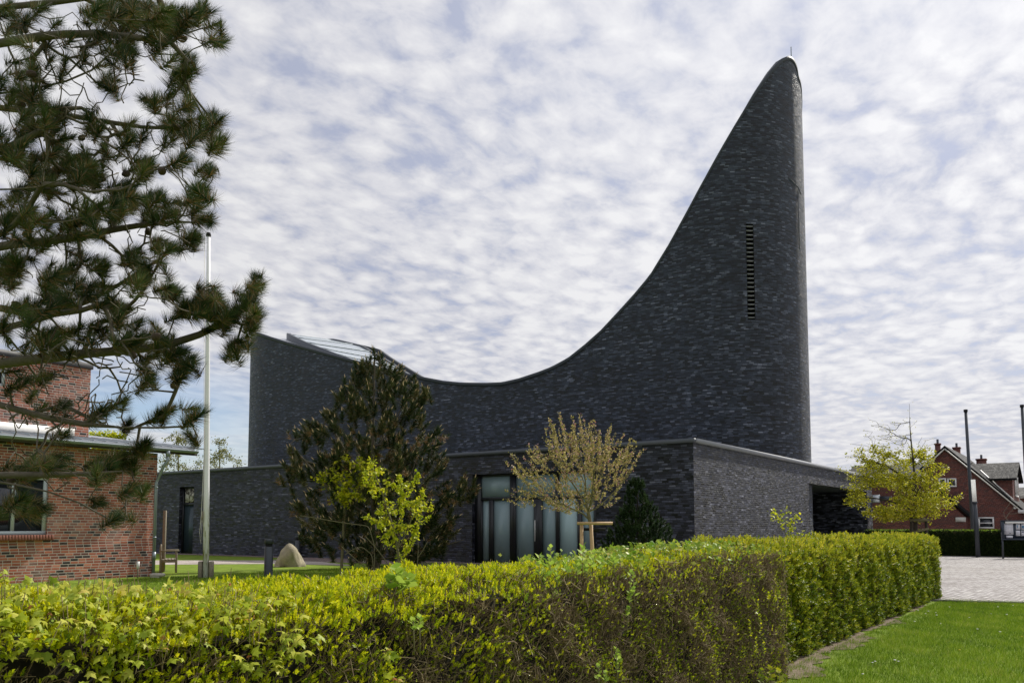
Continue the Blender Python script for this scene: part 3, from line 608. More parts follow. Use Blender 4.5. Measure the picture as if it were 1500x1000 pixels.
def window_in(par, P, d, n, w_, h_, fmat, bars=(), t=.07, rec=.12, glassm='glass'):
    gg = Geo(); c = P-n*rec
    gg.box(c+UP*(h_-t/2), (w_, .08, t), (d, n, UP)); gg.box(c+UP*(t/2), (w_, .08, t), (d, n, UP))
    for s_ in (-1, 1): gg.box(c+d*s_*(w_/2-t/2)+UP*h_/2, (t, .08, h_-2*t), (d, n, UP))
    for (kx, kz) in bars:
        if kx is not None: gg.box(c+d*(kx*w_)+UP*h_/2, (t*.8, .075, h_-2*t), (d, n, UP))
        if kz is not None: gg.box(c+UP*(kz*h_), (w_-2*t, .07, t*.8), (d, n, UP))
    f_ = gg.build('window', fmat, par)
    gg = Geo(); gg.box(c+UP*h_/2-n*.02, (w_-2*t+.01, .012, h_-2*t+.01), (d, n, UP)); gg.build('pane', M[glassm], f_); return f_
M['grey_frame'] = mat('grey_window_frame', (.50, .56, .57), .5, var=.05)
for a_, b_ in ((wxa, wx1), (wB+.6, wB+2.4)):
    wi = window_in(rh, cw(CH, (a_+b_)/2, wz0), E2, E1, b_-a_, wz1-wz0, M['grey_frame'], [(0.05, None)] if a_ == wxa else [], .11, .10)
    g = Geo(); 
    nb = int((b_-a_+.2)/.085)
    for k in range(nb): g.box(cw(CH+.04, a_-.06+(k+.5)*(b_-a_+.2)/nb, wz0-.08), (.22, (b_-a_+.2)/nb-.014, .16), (E1, E2, UP), bev=.006)
    sill = g.build('sill', mat('sill_brick', (.20, .07, .045), .8, var=.4, vs=8), rh)
    g = Geo(); g.box(cw(CH+.03, (a_+b_)/2+.04, wz0-.085), (.18, b_-a_+.2, .13), (E1, E2, UP)); g.build('sill_mortar', M['offwhite'], rh)
# roof slab: shallow pitch upward to the left
WR = 17.15; cg = CH+.42; SLP = .13
def rp(c, w_, dz=0): return cw(c, w_, ZE+.12+(cg-c)*SLP+dz)
g = Geo()
for z_, flip in ((0, 0), (.10, 0)): g.flat([rp(cg, wB-.5, z_), rp(cg, WR, z_), rp(cg-10, WR, z_), rp(cg-10, wB-.5, z_)])
for a_, b_ in (((cg, wB-.5), (cg, WR)), ((cg, WR), (cg-10, WR)), ((cg, wB-.5), (cg-10, wB-.5))): g.flat([rp(*a_), rp(*b_), rp(*b_, .10), rp(*a_, .10)])
g.build('lower_roof', M['roof_metal'], rh)
g = Geo()
for k in range(40): wv = wB+k*.38; g.tube([rp(cg+.01, wv, .11), rp(cg-3, wv, .11)], .018, 4)
g.build('roof_seam', M['zinc'], rh)
g = Geo(); g.box(cw(CH+.2, (wB+wH)/2, ZE+.06), (.38, wH-wB+.3, .04), (E1, E2, UP)); g.box(cw(CH+.43, (wB+WR)/2-.1, ZE+.06), (.03, WR-wB+.4, .16), (E1, E2, UP)); g.build('soffit', mat('brown_soffit', (.06, .05, .045), .7), rh)
g = Geo()   # half round gutter
th = np.linspace(math.pi, 2*math.pi, 9); gc = cg+.10; zg = ZE+.13
for (w_a, w_b) in ((wB-.5, WR+.05),):
    for k in range(8):
        for r_, in ((.085,), (.078,)):
            p1 = [cw(gc+r_*math.cos(th[k]), w_a, zg+r_*math.sin(th[k])), cw(gc+r_*math.cos(th[k+1]), w_a, zg+r_*math.sin(th[k+1])), cw(gc+r_*math.cos(th[k+1]), w_b, zg+r_*math.sin(th[k+1])), cw(gc+r_*math.cos(th[k]), w_b, zg+r_*math.sin(th[k]))]
            g.flat(p1)
    for w_ in (w_a, w_b): g.flat([cw(gc+.085*math.cos(t), w_, zg+.085*math.sin(t)) for t in th])
for s_ in (-1, 1): g.tube([cw(gc+s_*.083, wB-.5, zg), cw(gc+s_*.083, WR+.05, zg)], .012, 6)
gu = g.build('gutter', M['zinc'], rh)
g = Geo(); wd = plane(246, 668, gc)@E2; wpz = plane(227, 760, CH+.09)@E2
g.tube([cw(gc, wd, zg-.06), cw(gc, wd, zg-.38), cw(gc-.05, wd-.1, zg-.55), cw(CH+.12, wpz+.06, zg-.95), cw(CH+.09, wpz, zg-1.1), cw(CH+.09, wpz, .02)], .052, 12)
g.tube([cw(gc, wd, zg-.05), cw(gc, wd, zg-.25)], .075, 12); g.tube([cw(CH+.09, wpz, .55), cw(CH+.09, wpz, .80)], .064, 12)
for z in (2.9, 1.25): g.tube([cw(CH+.09, wpz, z), cw(CH+.09, wpz, z+.05)], .062, 12)
g.build('downpipe', M['zinc'], rh, smooth=False)
# rear block
CB = CH-2.75; wBB = plane(131, 600, CB)@E2; zBB = EYE+(ray(131, 541)[2]/ray(131, 541)[1])*plane(131, 600, CB)[1]
def bwp(px, py): p = plane(px, py, CB, E1); return p@E2, p[2]
g = Geo(); b3a, b3z0 = bwp(8, 566); b3z1 = bwp(8, 541)[1]
wall_open(g, cw(CB, wB+1), E2, E1, wBB-wB-1, zBB, [(b3a-wB-1-1.2, b3a-wB-1, b3z0, b3z1)], .15, 13.0)
g.poly([cw(CB, wBB), cw(CB-6, wBB), cw(CB-6, wBB, zBB), cw(CB, wBB, zBB)], E1); g.poly([cw(CB, wB+1), cw(CB-6, wB+1), cw(CB-6, wB+1, zBB), cw(CB, wB+1, zBB)], E1)
g.poly([cw(CB-6, wB+1), cw(CB-6, wBB), cw(CB-6, wBB, zBB), cw(CB-6, wB+1, zBB)], E2)
g.build('upper_wall', M['red_brick'], rh)
window_in(rh, cw(CB, b3a-.6, b3z0), E2, E1, 1.2, b3z1-b3z0, M['grey_frame'], [], .09, .08)
g = Geo(); g.box(cw(CB-2.98, (wB+1+wBB)/2, zBB+.10), (6.1, wBB-wB-1+.1, .20), (E1, E2, UP)); g.build('upper_roof', mat('dark_fascia', (.03, .03, .035), .6), rh)
g = Geo(); g.box(cw(CB+.03, (wB+plane(108, 640, CB)@E2)/2+1, ZE+.12+(cg-CB)*SLP+.22), (.03, plane(108, 640, CB)@E2-wB-2, .26), (E1, E2, UP)); g.build('flashing', M['white'], rh)
# ================================================================== HOUSE ON THE RIGHT
YH = 62.0; PH = at(1384, 770, YH); WH = PH@E2
def hp(px, py): p = plane(px, py, WH, E2); return p@E1, p[2]
gh = thing('gabled_house', hp(1400, 770)[0]*E1+WH*E2, 'dark red brick gabled house with steep roof, dormer and chimneys behind the far hedge', 'house')
def HP(c, z, dw=0.0): return c*E1+(WH+dw)*E2+UP*z
ap = hp(1384.5, 657); rtb = hp(1508, 757); lfb = hp(1330, 716); low1 = hp(1382, 722); low2 = hp(1424, 757)
DEP = 11.0
Lc = hp(1296, 770)[0]; Rc = rtb[0]-.4
slL = (ap[1]-hp(1358.5, 681)[1])/(ap[0]-hp(1358.5, 681)[0])
zl = ap[1]-(ap[0]-Lc)*slL
g = Geo()
kneeL = hp(1352, 690)
# gable outline, left shoulder drops to the lower wing
g.poly([HP(kneeL[0], 0), HP(Rc, 0), HP(Rc, rtb[1]-.1+.35), HP(*ap), HP(kneeL[0], ap[1]-(ap[0]-kneeL[0])*slL)], E1)
g.poly([HP(Rc, 0), HP(Rc, 0, DEP), HP(Rc, rtb[1]+.2, DEP), HP(Rc, rtb[1]+.2)], E2)
g.poly([HP(kneeL[0], 0, DEP), HP(Rc, 0, DEP), HP(Rc, rtb[1]+.2, DEP), HP(*ap, DEP), HP(kneeL[0], ap[1]-(ap[0]-kneeL[0])*slL, DEP)], E1)
g.poly([HP(Lc-3, 0, .4), HP(kneeL[0], 0, .4), HP(kneeL[0], kneeL[1]-.5, .4), HP(Lc-3, kneeL[1]-.5, .4)], E1)
g.build('wall', M['dark_red_brick'], gh)
def slab(g, a, b, dw0, dw1, th=.22):
    """roof slab running in depth between facade points a, b"""
    q = [HP(*a, dw0), HP(*b, dw0), HP(*b, dw1), HP(*a, dw1)]; up = [x+UP*th for x in q]
    ln = np.hypot(b[0]-a[0], b[1]-a[1]); uvq = [(dw0, 0), (dw0, ln), (dw1, ln), (dw1, 0)]
    g.add(up, [[0, 1, 2, 3]], uvq); g.add(q, [[0, 1, 2, 3]])
    for k in range(4): g.add([q[k], q[(k+1) % 4], up[(k+1) % 4], up[k]], [[0, 1, 2, 3]])
g = Geo(); slR = (ap[1]-rtb[1])/(rtb[0]-ap[0])
slab(g, ap, (rtb[0]+.3, rtb[1]-.3*slR), -.25, DEP+.2)
slab(g, ap, (kneeL[0]-.2, ap[1]-(ap[0]-kneeL[0]+.2)*slL), -.25, DEP+.2)
rf = g.build('roof', M['tiles'], gh)
g = Geo(); zq = hp(1320, 676)[1]
g.add([HP(Lc-3, kneeL[1]-.5, .1), HP(kneeL[0]+.5, kneeL[1]-.5, .1), HP(kneeL[0]+3, zq, 3.5), HP(Lc-3, zq, 3.5)], [[0, 1, 2, 3]], [(0, 0), (8, 0), (8, 4), (0, 4)])
g.add([HP(Lc-3, kneeL[1]-.5, 7), HP(kneeL[0]+.5, kneeL[1]-.5, 7), HP(kneeL[0]+3, zq, 3.5), HP(Lc-3, zq, 3.5)], [[0, 1, 2, 3]], [(0, 0), (8, 0), (8, 4), (0, 4)])
g.build('side_roof', M['tiles'], gh)
# verge boards
g = Geo()
for a, b in ((ap, (rtb[0], rtb[1])), (ap, (kneeL[0], ap[1]-(ap[0]-kneeL[0])*slL))):
    A_, B_ = HP(*a, -.28), HP(*b, -.28); g.tube([A_-UP*.03, B_-UP*.03], .045, 4)
g.build('verge_board', M['offwhite'], gh)
# lean-to roof stepping down on the left front
g = Geo(); slab(g, low1, (low2[0], low2[1]), -1.6, .0, .2); slab(g, (low1[0]-1.0, low1[1]-.6), low1, -1.6, 0, .2)
g.build('lean_to_roof', M['tiles'], gh)
g = Geo(); zl2 = hp(1395, 757)[1]
g.poly([HP(Lc-3, 0, -1.4), HP(hp(1418, 760)[0], 0, -1.4), HP(hp(1418, 757)[0], zl2, -1.4), HP(low1[0], low1[1]-.15, -1.4), HP(low1[0]-1.2, low1[1]-.8, -1.4), HP(Lc-3, low1[1]-.9, -1.4)], E1)
g.poly([HP(hp(1418, 760)[0], 0, -1.4), HP(hp(1418, 760)[0], 0, 0), HP(hp(1418, 757)[0], zl2, 0), HP(hp(1418, 757)[0], zl2, -1.4)], E2)
g.build('porch_wall', M['dark_red_brick'], gh)
for (pa_, pb_) in (((1404, 757.5), (1419, 764)), ((1276, 757.5), (1283, 764))):
    a_, b_ = hp(*pa_), hp(*pb_); g = Geo(); g.box(HP((a_[0]+b_[0])/2, (a_[1]+b_[1])/2, -1.45), (b_[0]-a_[0], .1, a_[1]-b_[1]), (E1, E2, UP)); g.build('fascia_end' if pa_[0] > 1300 else 'house_plate', M['offwhite'], gh)
for i_, (x0, x1, y0, y1, bars) in enumerate(((1375.5, 1386, 700, 713, []), (1388, 1401, 700, 713, []), (1433.5, 1456, 757, 773.5, [(None, .48)]))):
    a_, b_ = hp(x0, y1), hp(x1, y0); window_in(gh, HP((a_[0]+b_[0])/2, a_[1], 0), E1, -E2, b_[0]-a_[0], b_[1]-a_[1], M['white'], bars, .10, -.045)
# dormer on the right slope: ridge across, cheek towards us, window on its gable
D0 = 1.2; D1 = 6.5
dl, dr = hp(1428, 735)[0]+.0, hp(1482, 735)[0]; dzt = hp(1487, 700)[1]; dzr = hp(1460, 676)[1]
g = Geo()
dz0 = ap[1]-(dl-ap[0])*slR
g.poly([HP(dl, dz0, D0), HP(dr, ap[1]-(dr-ap[0])*slR, D0), HP(dr, dzt, D0), HP(dl-.8, dzt, D0)], E1)
g.poly([HP(dr, ap[1]-(dr-ap[0])*slR, D0), HP(dr, ap[1]-(dr-ap[0])*slR, D1), HP(dr, dzt, D1), HP(dr, dzr, (D0+D1)/2), HP(dr, dzt, D0)], E2)
g.poly([HP(dl, dz0, D1), HP(dr, ap[1]-(dr-ap[0])*slR, D1), HP(dr, dzt, D1), HP(dl-.8, dzt, D1)], E1)
dm = g.build('dormer', M['dark_red_brick'], gh)
g = Geo(); lx = ap[0]-.1
for dA, sgn in ((D0-.3, -1), (D1+.3, 1)):
    q = [HP(lx+1.5, dzt-.1, dA), HP(dr+.3, dzt-.1, dA), HP(dr+.3, dzr, (D0+D1)/2), HP(lx+.2, dzr, (D0+D1)/2)]
    g.add([x+UP*.16 for x in q], [[0, 1, 2, 3]], [(0, 0), (7, 0), (7, 3.6), (0, 3.6)]); g.add(q, [[0, 1, 2, 3]]); g.add([q[0], q[1], q[1]+UP*.16, q[0]+UP*.16], [[0, 1, 2, 3]])
g.build('dormer_roof', M['tiles'], dm)
window_in(dm, HP(dr, ap[1]-(dr-ap[0])*slR+.5, (D0+D1)/2), E2, E1, 2.2, 1.5, M['white'], [(0, None)], .12, -.05)
g = Geo(); zb_ = ap[1]-(dr-ap[0])*slR; g.tube([HP(dl+.3, dz0-.1+.25, D0-.06), HP(dr, zb_+.25, D0-.06)], .06, 4); g.build('flashing', M['white'], dm)
for (x0, x1, yt, dw, nm) in ((1370, 1377, 649.5, 5.0, 0), (1396.5, 1406, 655, 7.5, 1), (1431, 1444, 672, 9.5, 2)):
    a_ = plane((x0+x1)/2, yt, WH+dw, E2); cc, zz_ = a_@E1, a_[2]; wd_ = (x1-x0)*.047*1.1
    g = Geo(); g.box(cc*E1+(WH+dw)*E2+UP*(zz_-1.6), (wd_, wd_*1.1, 3.2), (E1, E2, UP)); g.box(cc*E1+(WH+dw)*E2+UP*(zz_-.05), (wd_+.1, wd_*1.1+.1, .12), (E1, E2, UP)); cn = g.build('chimney', M['dark_red_brick'], rf)
    g = Geo(); g.lathe([(.09, 0), (.09, .35), (.0, .35)], cc*E1+(WH+dw)*E2+UP*zz_, 8); g.build('chimney_pot', M['steel'], rf)
# white entrance canopy of that house at the frame edge, porch lamp
cp = hp(1500, 749); g = Geo(); g.box(HP(cp[0]+.2, cp[1], -.4), (1.0, .9, .22), (E1, E2, UP)); g.build('door_canopy', M['white'], gh)
lp = hp(1487, 743); g = Geo(); g.lathe([(0, -.12), (.1, -.08), (.12, 0), (.08, .1), (0, .12)], HP(lp[0], lp[1], -.15), 10); g.build('wall_lamp', M['white'], gh)
# second house at the right frame edge
P2 = at(1497, 770, 80); W2 = P2@E2
def h2(px, py): p = plane(px, py, W2, E2); return p@E1, p[2]
sh = thing('neighbour_house', P2*V(1, 1, 0)+E1*4, 'house with a dark tiled roof partly cut off by the right edge of the picture', 'house')
a_ = h2(1489, 712); b_ = h2(1493, 727)
def H2(c, z, dw=0): return c*E1+(W2+dw)*E2+UP*z
g = Geo(); g.poly([H2(a_[0]+.2, 0), H2(a_[0]+11, 0), H2(a_[0]+11, b_[1]), H2(a_[0]+.2, b_[1])], E1); g.poly([H2(a_[0]+.2, 0, 8), H2(a_[0]+11, 0, 8), H2(a_[0]+11, b_[1], 8), H2(a_[0]+.2, b_[1], 8)], E1)
for c_ in (a_[0]+.2, a_[0]+11): g.poly([H2(c_, 0), H2(c_, 0, 8), H2(c_, b_[1], 8), H2(c_, a_[1]-.2, 4), H2(c_, b_[1])], E2)
g.build('wall', M['dark_red_brick'], sh)
g = Geo()
for d_ in (-.4, 8.4): g.add([H2(a_[0]-.2, b_[1]-.15, d_), H2(a_[0]+11.4, b_[1]-.15, d_), H2(a_[0]+11.4, a_[1]+.05, 4), H2(a_[0]-.2, a_[1]+.05, 4)], [[0, 1, 2, 3]], [(0, 0), (11, 0), (11, 4.5), (0, 4.5)])
g.build('roof', M['tiles'], sh)
window_in(sh, H2(a_[0]+2.5, b_[1]-2.4, 0), E1, -E2, 1.4, 1.2, M['white'], [(0, None)], .1, -.045)
# ================================================================== POLES, LAMP, BOARD
def flagpole_dark(pt, pb_, label, rb=.12, rt=.085):
    b = at(pb_[0], pb_[1], 53.0); b[2] = 0; zt_ = EYE+(ray(*pt)[2]/ray(*pt)[1])*b[1]; xt = (ray(*pt)[0]/ray(*pt)[1])*b[1]
    t = thing('flagpole', b, label, 'flagpole', 'dark flagpoles on the square')
    g = Geo(); top = V(xt, b[1], zt_); g.tube([b, b+(top-b)*.5, top], [rb, (rb+rt)/2, rt], 12); g.build('mast', M['steel'], t, smooth=True)
    g = Geo(); g.lathe([(rt+.035, -.1), (rt+.035, .06), (0, .08)], top, 12); g.build('cap', M['black'], t)
    return t
flagpole_dark((1414.5, 601), (1425.8, 776), 'tall dark metal flagpole standing just left of the white lamp column')
flagpole_dark((1497, 594), (1508, 776), 'tall dark metal flagpole at the right edge beside the notice board')
b = gnd(1432.8, 816); t = thing('lamp_column', b, 'short dark lamp column with a long white tube head on the paved square', 'street lamp')
zj = EYE+ray(1428.5, 736)[2]/ray(1428.5, 736)[1]*b[1]; zt_ = EYE+ray(1427, 702)[2]/ray(1427, 702)[1]*b[1]
xj = ray(1429.8, 770)[0]/ray(1429.8, 770)[1]*b[1]; tilt = V(-.05, 0, 0)
g = Geo(); g.tube([b, V(b[0]-.02, b[1], zj*.6), V(b[0]-.06, b[1], zj)], [.115, .105, .10], 14); g.tube([V(b[0]-.06, b[1], zj-.03), V(b[0]-.06, b[1], zj+.06)], .125, 14); g.build('post', M['steel'], t, smooth=False)
g = Geo(); g.tube([V(b[0]-.06, b[1], zj+.06), V(b[0]-.10, b[1], zt_)], .105, 16); g.build('lamp_head', leaf_mat('opal_tube', [(0, (.86, .86, .84)), (1, (.88, .88, .88))], .8, .3), t, smooth=False)
# notice board
b = gnd(1467.5, 818); t = thing('notice_board', b, 'dark glazed notice board with white papers pinned inside, before the far hedge', 'notice board')
YB = b[1]; m_x = YB/F
def nb(px, py): d = ray(px, py); k = YB/d[1]; return d[0]*k, EYE+d[2]*k
x0, z1 = nb(1466.5, 761.5); _, z0 = nb(1466.5, 790.5); x1 = x0+3.4
ax0 = (V(1, 0, 0), V(0, 1, 0), UP)
g = Geo(); g.box(((x0+x1)/2, YB+.06, (z0+z1)/2), (x1-x0, .05, z1-z0)); g.box(((x0+x1)/2, YB, z1-.03), (x1-x0, .14, .06)); g.box(((x0+x1)/2, YB, z0+.04), (x1-x0, .14, .08)); g.box((x0+.05, YB, (z0+z1)/2), (.1, .14, z1-z0-.15)); g.box((x1-.05, YB, (z0+z1)/2), (.1, .14, z1-z0-.15)); g.box(((x0+x1)/2, YB, (z0+z1)/2), (.06, .1, z1-z0-.15)); g.build('case', mat('board_case', (.025, .035, .055), .4, .2), t)
g = Geo(); g.box(((x0+x1)/2+.06, YB-.02, z1-.115), (x1-x0-.24, .1, .10)); g.build('header_strip', M['white'], t)
for xx in (x0+.03, x1-.03):
    g = Geo(); g.box((xx, YB+.02, z0/2+.2), (.07, .07, z0+.4)); g.build('post', M['steel'], t)
M['paper'] = mat('paper', (.66, .66, .72), .8, var=.1, vs=4); M['ink'] = mat('ink', (.18, .20, .26), .8); M['photo_print'] = mat('photo_print', (.10, .22, .36), .6, var=.6, vs=7)
def paper(px0, px1, py0, py1, parts=()):
    a, c = nb(px0, py0); b_, d = nb(px1, py1); g = Geo(); g.box(((a+b_)/2, YB+.03, (c+d)/2), (b_-a, .01, c-d)); pp = g.build('paper', M['paper'], t)
    for (u0, u1, v0_, v1_, mt_) in parts:
        g = Geo(); X0, X1 = a+(b_-a)*u0, a+(b_-a)*u1; Z0, Z1 = d+(c-d)*v0_, d+(c-d)*v1_; g.box(((X0+X1)/2, YB+.024, (Z0+Z1)/2), (X1-X0, .006, Z1-Z0)); g.build('print', M[mt_], pp)
paper(1471, 1485, 766, 782.5, [(.55, .7, .08, .15, 'ink'), (.05, .5, .5, .52, 'ink'), (.4, .95, .6, .62, 'ink')]); paper(1474.5, 1484, 784, 787.5)
paper(1488.5, 1495, 767, 775, [(.2, .45, .3, .8, 'photo_print')]); paper(1496.3, 1502, 767, 775, [(.1, .8, .2, .7, 'photo_print')])
paper(1488.5, 1495, 776.5, 784.5, [(.2, .8, .4, .45, 'ink'), (.2, .8, .6, .65, 'ink')]); paper(1496.3, 1502, 776.5, 784.5, [(.1, .8, .6, .9, 'ink')])
g = Geo(); g.box(((x0+x1)/2, YB-.05, (z0+z1)/2-.05), (x1-x0-.2, .008, z1-z0-.3))
# white flagpole
b = gnd(301.5, 846); t = thing('flagpole', b, 'tall white flagpole with a weathered greenish foot behind the hedge near the brick house', 'flagpole')
ztp = EYE+ray(305.5, 343)[2]/ray(305.5, 343)[1]*b[1]; xtp = ray(305.5, 343)[0]/ray(305.5, 343)[1]*b[1]; top = V(xtp, b[1], ztp)
m_ = bpy.data.materials.new('flagpole_paint'); m_.use_nodes = True; n = NT(m_.node_tree); oc = n.node('ShaderNodeTexCoord').outputs['Object']; sp_ = n.node('ShaderNodeSeparateXYZ', {0: oc})
alg = n.m('MULTIPLY', n.m('SUBTRACT', 2.3, sp_.outputs[2]), 1.4, clamp=True); nz = n.ramp(n.noise(n.node('ShaderNodeMapping', {'Vector': oc, 'Scale': (9, 9, 1.3)}).outputs[0], 1.2, 5, .65), [(.47, (0, 0, 0)), (.56, (1, 1, 1))])
n.l.new(n.mixc(n.m('MULTIPLY', alg, nz), (.78, .77, .80), (.30, .29, .13)), n.n['Principled BSDF'].inputs['Base Color']); n.n['Principled BSDF'].inputs['Roughness'].default_value = .45
g = Geo(); g.tube([b+(top-b)*k for k in (0, .25, .5, .75, 1)], [.095, .09, .08, .068, .055], 16); ms = g.build('mast', m_, t, smooth=False)
g = Geo(); g.lathe([(.075, -.08), (.085, -.02), (.06, .05), (.0, .06)], top, 12); g.build('truck', M['black'], t)
zc = EYE+ray(298, 757)[2]/ray(298, 757)[1]*b[1]
g = Geo(); g.box(V(b[0]-.13, b[1]-.05, zc), (.06, .05, .34)); g.tube([V(b[0]-.15, b[1]-.06, zc-.2), V(b[0]-.15, b[1]-.06, zc+.2)], .02, 6); g.build('cleat', M['grey_wood'], t)
g = Geo(); g.tube([top+V(-.1, -.08, -.1), V(b[0]-.13, b[1]-.1, zc*2), V(b[0]-.16, b[1]-.1, zc+.1), V(b[0]-.2, b[1]-.1, zc-.5), V(b[0]-.16, b[1]-.08, zc-.85), V(b[0]-.14, b[1]-.08, zc-.1)], .009, 4); g.build('halyard', M['offwhite'], t)
g = Geo(); g.box(V(b[0]-.17, b[1], .22), (.12, .22, .62), bev=.02); g.box(V(b[0]+.17, b[1], .22), (.10, .22, .62), bev=.02); g.build('base', M['grey_wood'], t)
# bollards
def bollard(pb_, wpx, py_t, label):
    b = gnd(*pb_); r_ = wpx/2*b[1]/F; zt_ = EYE+ray(pb_[0], py_t)[2]/ray(pb_[0], py_t)[1]*b[1]
    t = thing('bollard_light', b, label, 'bollard', 'bollard lights on the lawn')
    g = Geo(); g.lathe([(r_, 0), (r_, zt_-.26), (r_*.93, zt_-.25), (0, zt_-.25)], b, 24); g.build('post', M['steel'], t, smooth=False)
    g = Geo(); g.lathe([(r_*.8, zt_-.25), (r_*.8, zt_-.16)], b, 20); g.build('lens', M['black'], t)
    g = Geo(); g.lathe([(0, zt_-.16), (r_, zt_-.16), (r_, zt_-.01), (r_*.95, zt_), (0, zt_)], b, 24); g.build('cap', M['steel'], t)
bollard((393, 843), 12.4, 789, 'dark cylindrical bollard light nearer the hedge, left of the boulder')
bollard((436, 816), 7.8, 784, 'dark cylindrical bollard light further back, just behind the boulder')
# boulder
b = gnd(423, 829.5); g = Geo(); nu, nvv = 40, 26; th = np.linspace(0, 2*math.pi, nu, endpoint=False); ph = np.linspace(0, 1, nvv)
vs_ = []
for h in ph:
    for t_ in th:
        r_ = (1-h**1.6)**.62 if h < 1 else 0
        cx, cz = math.cos(t_), math.sin(t_)
        k = (abs(cx)**2.6+abs(cz)**2.6)**(-1/2.6)
        rx = .57*r_*k*(1+.06*math.sin(3*t_+5*h)+.03*math.sin(9*h+t_*7)); ry = .45*r_*k*(1+.07*math.sin(2*t_-4*h))
        vs_.append((cx*rx-.02+.0*h+.03*h, cz*ry, .98*h+.015*math.sin(6*t_)*(1-h)))
fc = [(i_*nu+j, i_*nu+(j+1) % nu, (i_+1)*nu+(j+1) % nu, (i_+1)*nu+j) for i_ in range(nvv-1) for j in range(nu)]
vs_ = np.array(vs_); q_ = vs_*V(5.1, 5.7, 4.3); dsp = .035*(np.sin(q_[:, 0]+1.3*np.sin(q_[:, 2]))+np.sin(q_[:, 1]*1.2-q_[:, 2]*.9+1))+.018*(np.sin(q_[:, 0]*2.7+q_[:, 2]*2.1)+np.sin(q_[:, 1]*3.1-q_[:, 2]*1.7)); vs_[:, :2] *= (1+dsp*2.2)[:, None]; vs_[:, 2] += dsp*.6*(vs_[:, 2] > .05)
g.add(vs_+b, fc); o = g.build('boulder', mat('boulder_stone', (.34, .30, .21), .9, var=.6, vs=4.5, bump=1.6, bs=6), smooth=True)
tag(o, 'pointed beige boulder standing on the lawn in front of the dark wall', 'boulder')
# bench seen from its end
b = gnd(248, 838.5); vd = V(b[0], b[1], 0)/np.hypot(b[0], b[1]); sd_ = V(vd[1], -vd[0], 0); axb = (sd_, vd, UP)
t = thing('garden_bench', b, 'weathered wooden garden bench seen end-on beside the corner of the brick house', 'bench')
def bx(name, items, mt_=None):
    g = Geo()
    for (x, y, z, sx_, sy, sz_) in items: g.box(b+sd_*x+vd*y+UP*z, (sx_, sy, sz_), axb, bev=.008)
    return g.build(name, mt_ or M['grey_wood'], t)
for y in (0, 1.5):
    bx('leg', [(.22, y, .37, .07, .06, .74)]); bx('leg', [(-.30, y, .47, .07, .06, .94)])
    bx('armrest', [(-.02, y, .77, .66, .08, .045)]); bx('stretcher', [(-.04, y, .40, .46, .04, .08)])
bx('seat', [(-.22+k*.105, .75, .455, .085, 1.56, .025) for k in range(5)])
bx('backrest', [(-.30, .75, .94, .045, 1.44, .08), (-.29, .75, .55, .04, 1.44, .06)]+[(-.295, .1+k*.13, .74, .02, .05, .34) for k in range(11)])
pb2 = gnd(234, 838); zt_ = EYE+ray(234, 747)[2]/ray(234, 747)[1]*pb2[1]
o = Geo(); o.box(V(pb2[0], pb2[1]+.3, zt_/2), (.10, .09, zt_), bev=.01); tag(o.build('wooden_post', M['grey_wood']), 'tall bare wooden post standing beside the downpipe of the brick house', 'post')
o = Geo(); q = gnd(238, 845); o.box(V(q[0], q[1]-.4, .10), (.42, .25, .10), bev=.03); o.box(V(q[0]-.04, q[1]-.42, .035), (.3, .2, .07), bev=.02); tag(o.build('stone_block', mat('pale_stone', (.45, .42, .36), .9, var=.3, vs=8)), 'small pale stone block on the grass at the foot of the downpipe', 'stone')
q = gnd(201.5, 846); t = thing('marker_post', q, 'short thin stake with a white cap in front of the brick wall', 'stake')
g = Geo(); g.tube([q, q+V(0, 0, .34)], .02, 6); g.build('stake', M['grey_wood'], t); g = Geo(); g.tube([q+V(0, 0, .3), q+V(0, 0, .52)], .05, 8); g.build('cap', M['white'], t)
# ================================================================== VEGETATION
def unit(a): return a/(np.linalg.norm(a, axis=-1, keepdims=True)+1e-9)
def frames(d, roll):
    """basis with local y along d"""
    d = unit(d); ref = np.where(np.abs(d[:, 2:3]) < .92, V(0, 0, 1)[None], V(1, 0, 0)[None])
    x = unit(np.cross(d, ref)); z = np.cross(x, d)
    c, s_ = np.cos(roll)[:, None], np.sin(roll)[:, None]
    X_ = x*c+z*s_; Z_ = np.cross(X_, d)
    return X_, d, Z_
def bas(X_, Y_, Z_, sx_=1, sy=1, sz_=1):
    f_ = lambda a: np.asarray(a, float).reshape(-1, 1) if not np.isscalar(a) else a
    return np.stack([X_*f_(sx_), Y_*f_(sy), Z_*f_(sz_)], 1)
LEAF_V = V(0, 0, 0, -.28, .42, .08, 0, 1, -.03, .28, .42, .08, 0, .45, 0).reshape(-1, 3)
LEAF_F = [(0, 4, 1), (1, 4, 2), (0, 3, 4), (3, 2, 4)]
DIA_V = V(0, 0, 0, -.27, .45, .06, 0, 1, 0, .27, .45, .06).reshape(-1, 3); DIA_F = [(0, 2, 1), (0, 3, 2)]
NDL_V = V(-.5, 0, 0, .5, 0, 0, 0, 1, 0).reshape(-1, 3); NDL_F = [(0, 1, 2)]
PR_V = np.array([(math.cos(a), y, math.sin(a)) for y in (0, 1) for a in (0, 2.094, 4.189)]); PR_F = [(0, 1, 4, 3), (1, 2, 5, 4), (2, 0, 3, 5)]
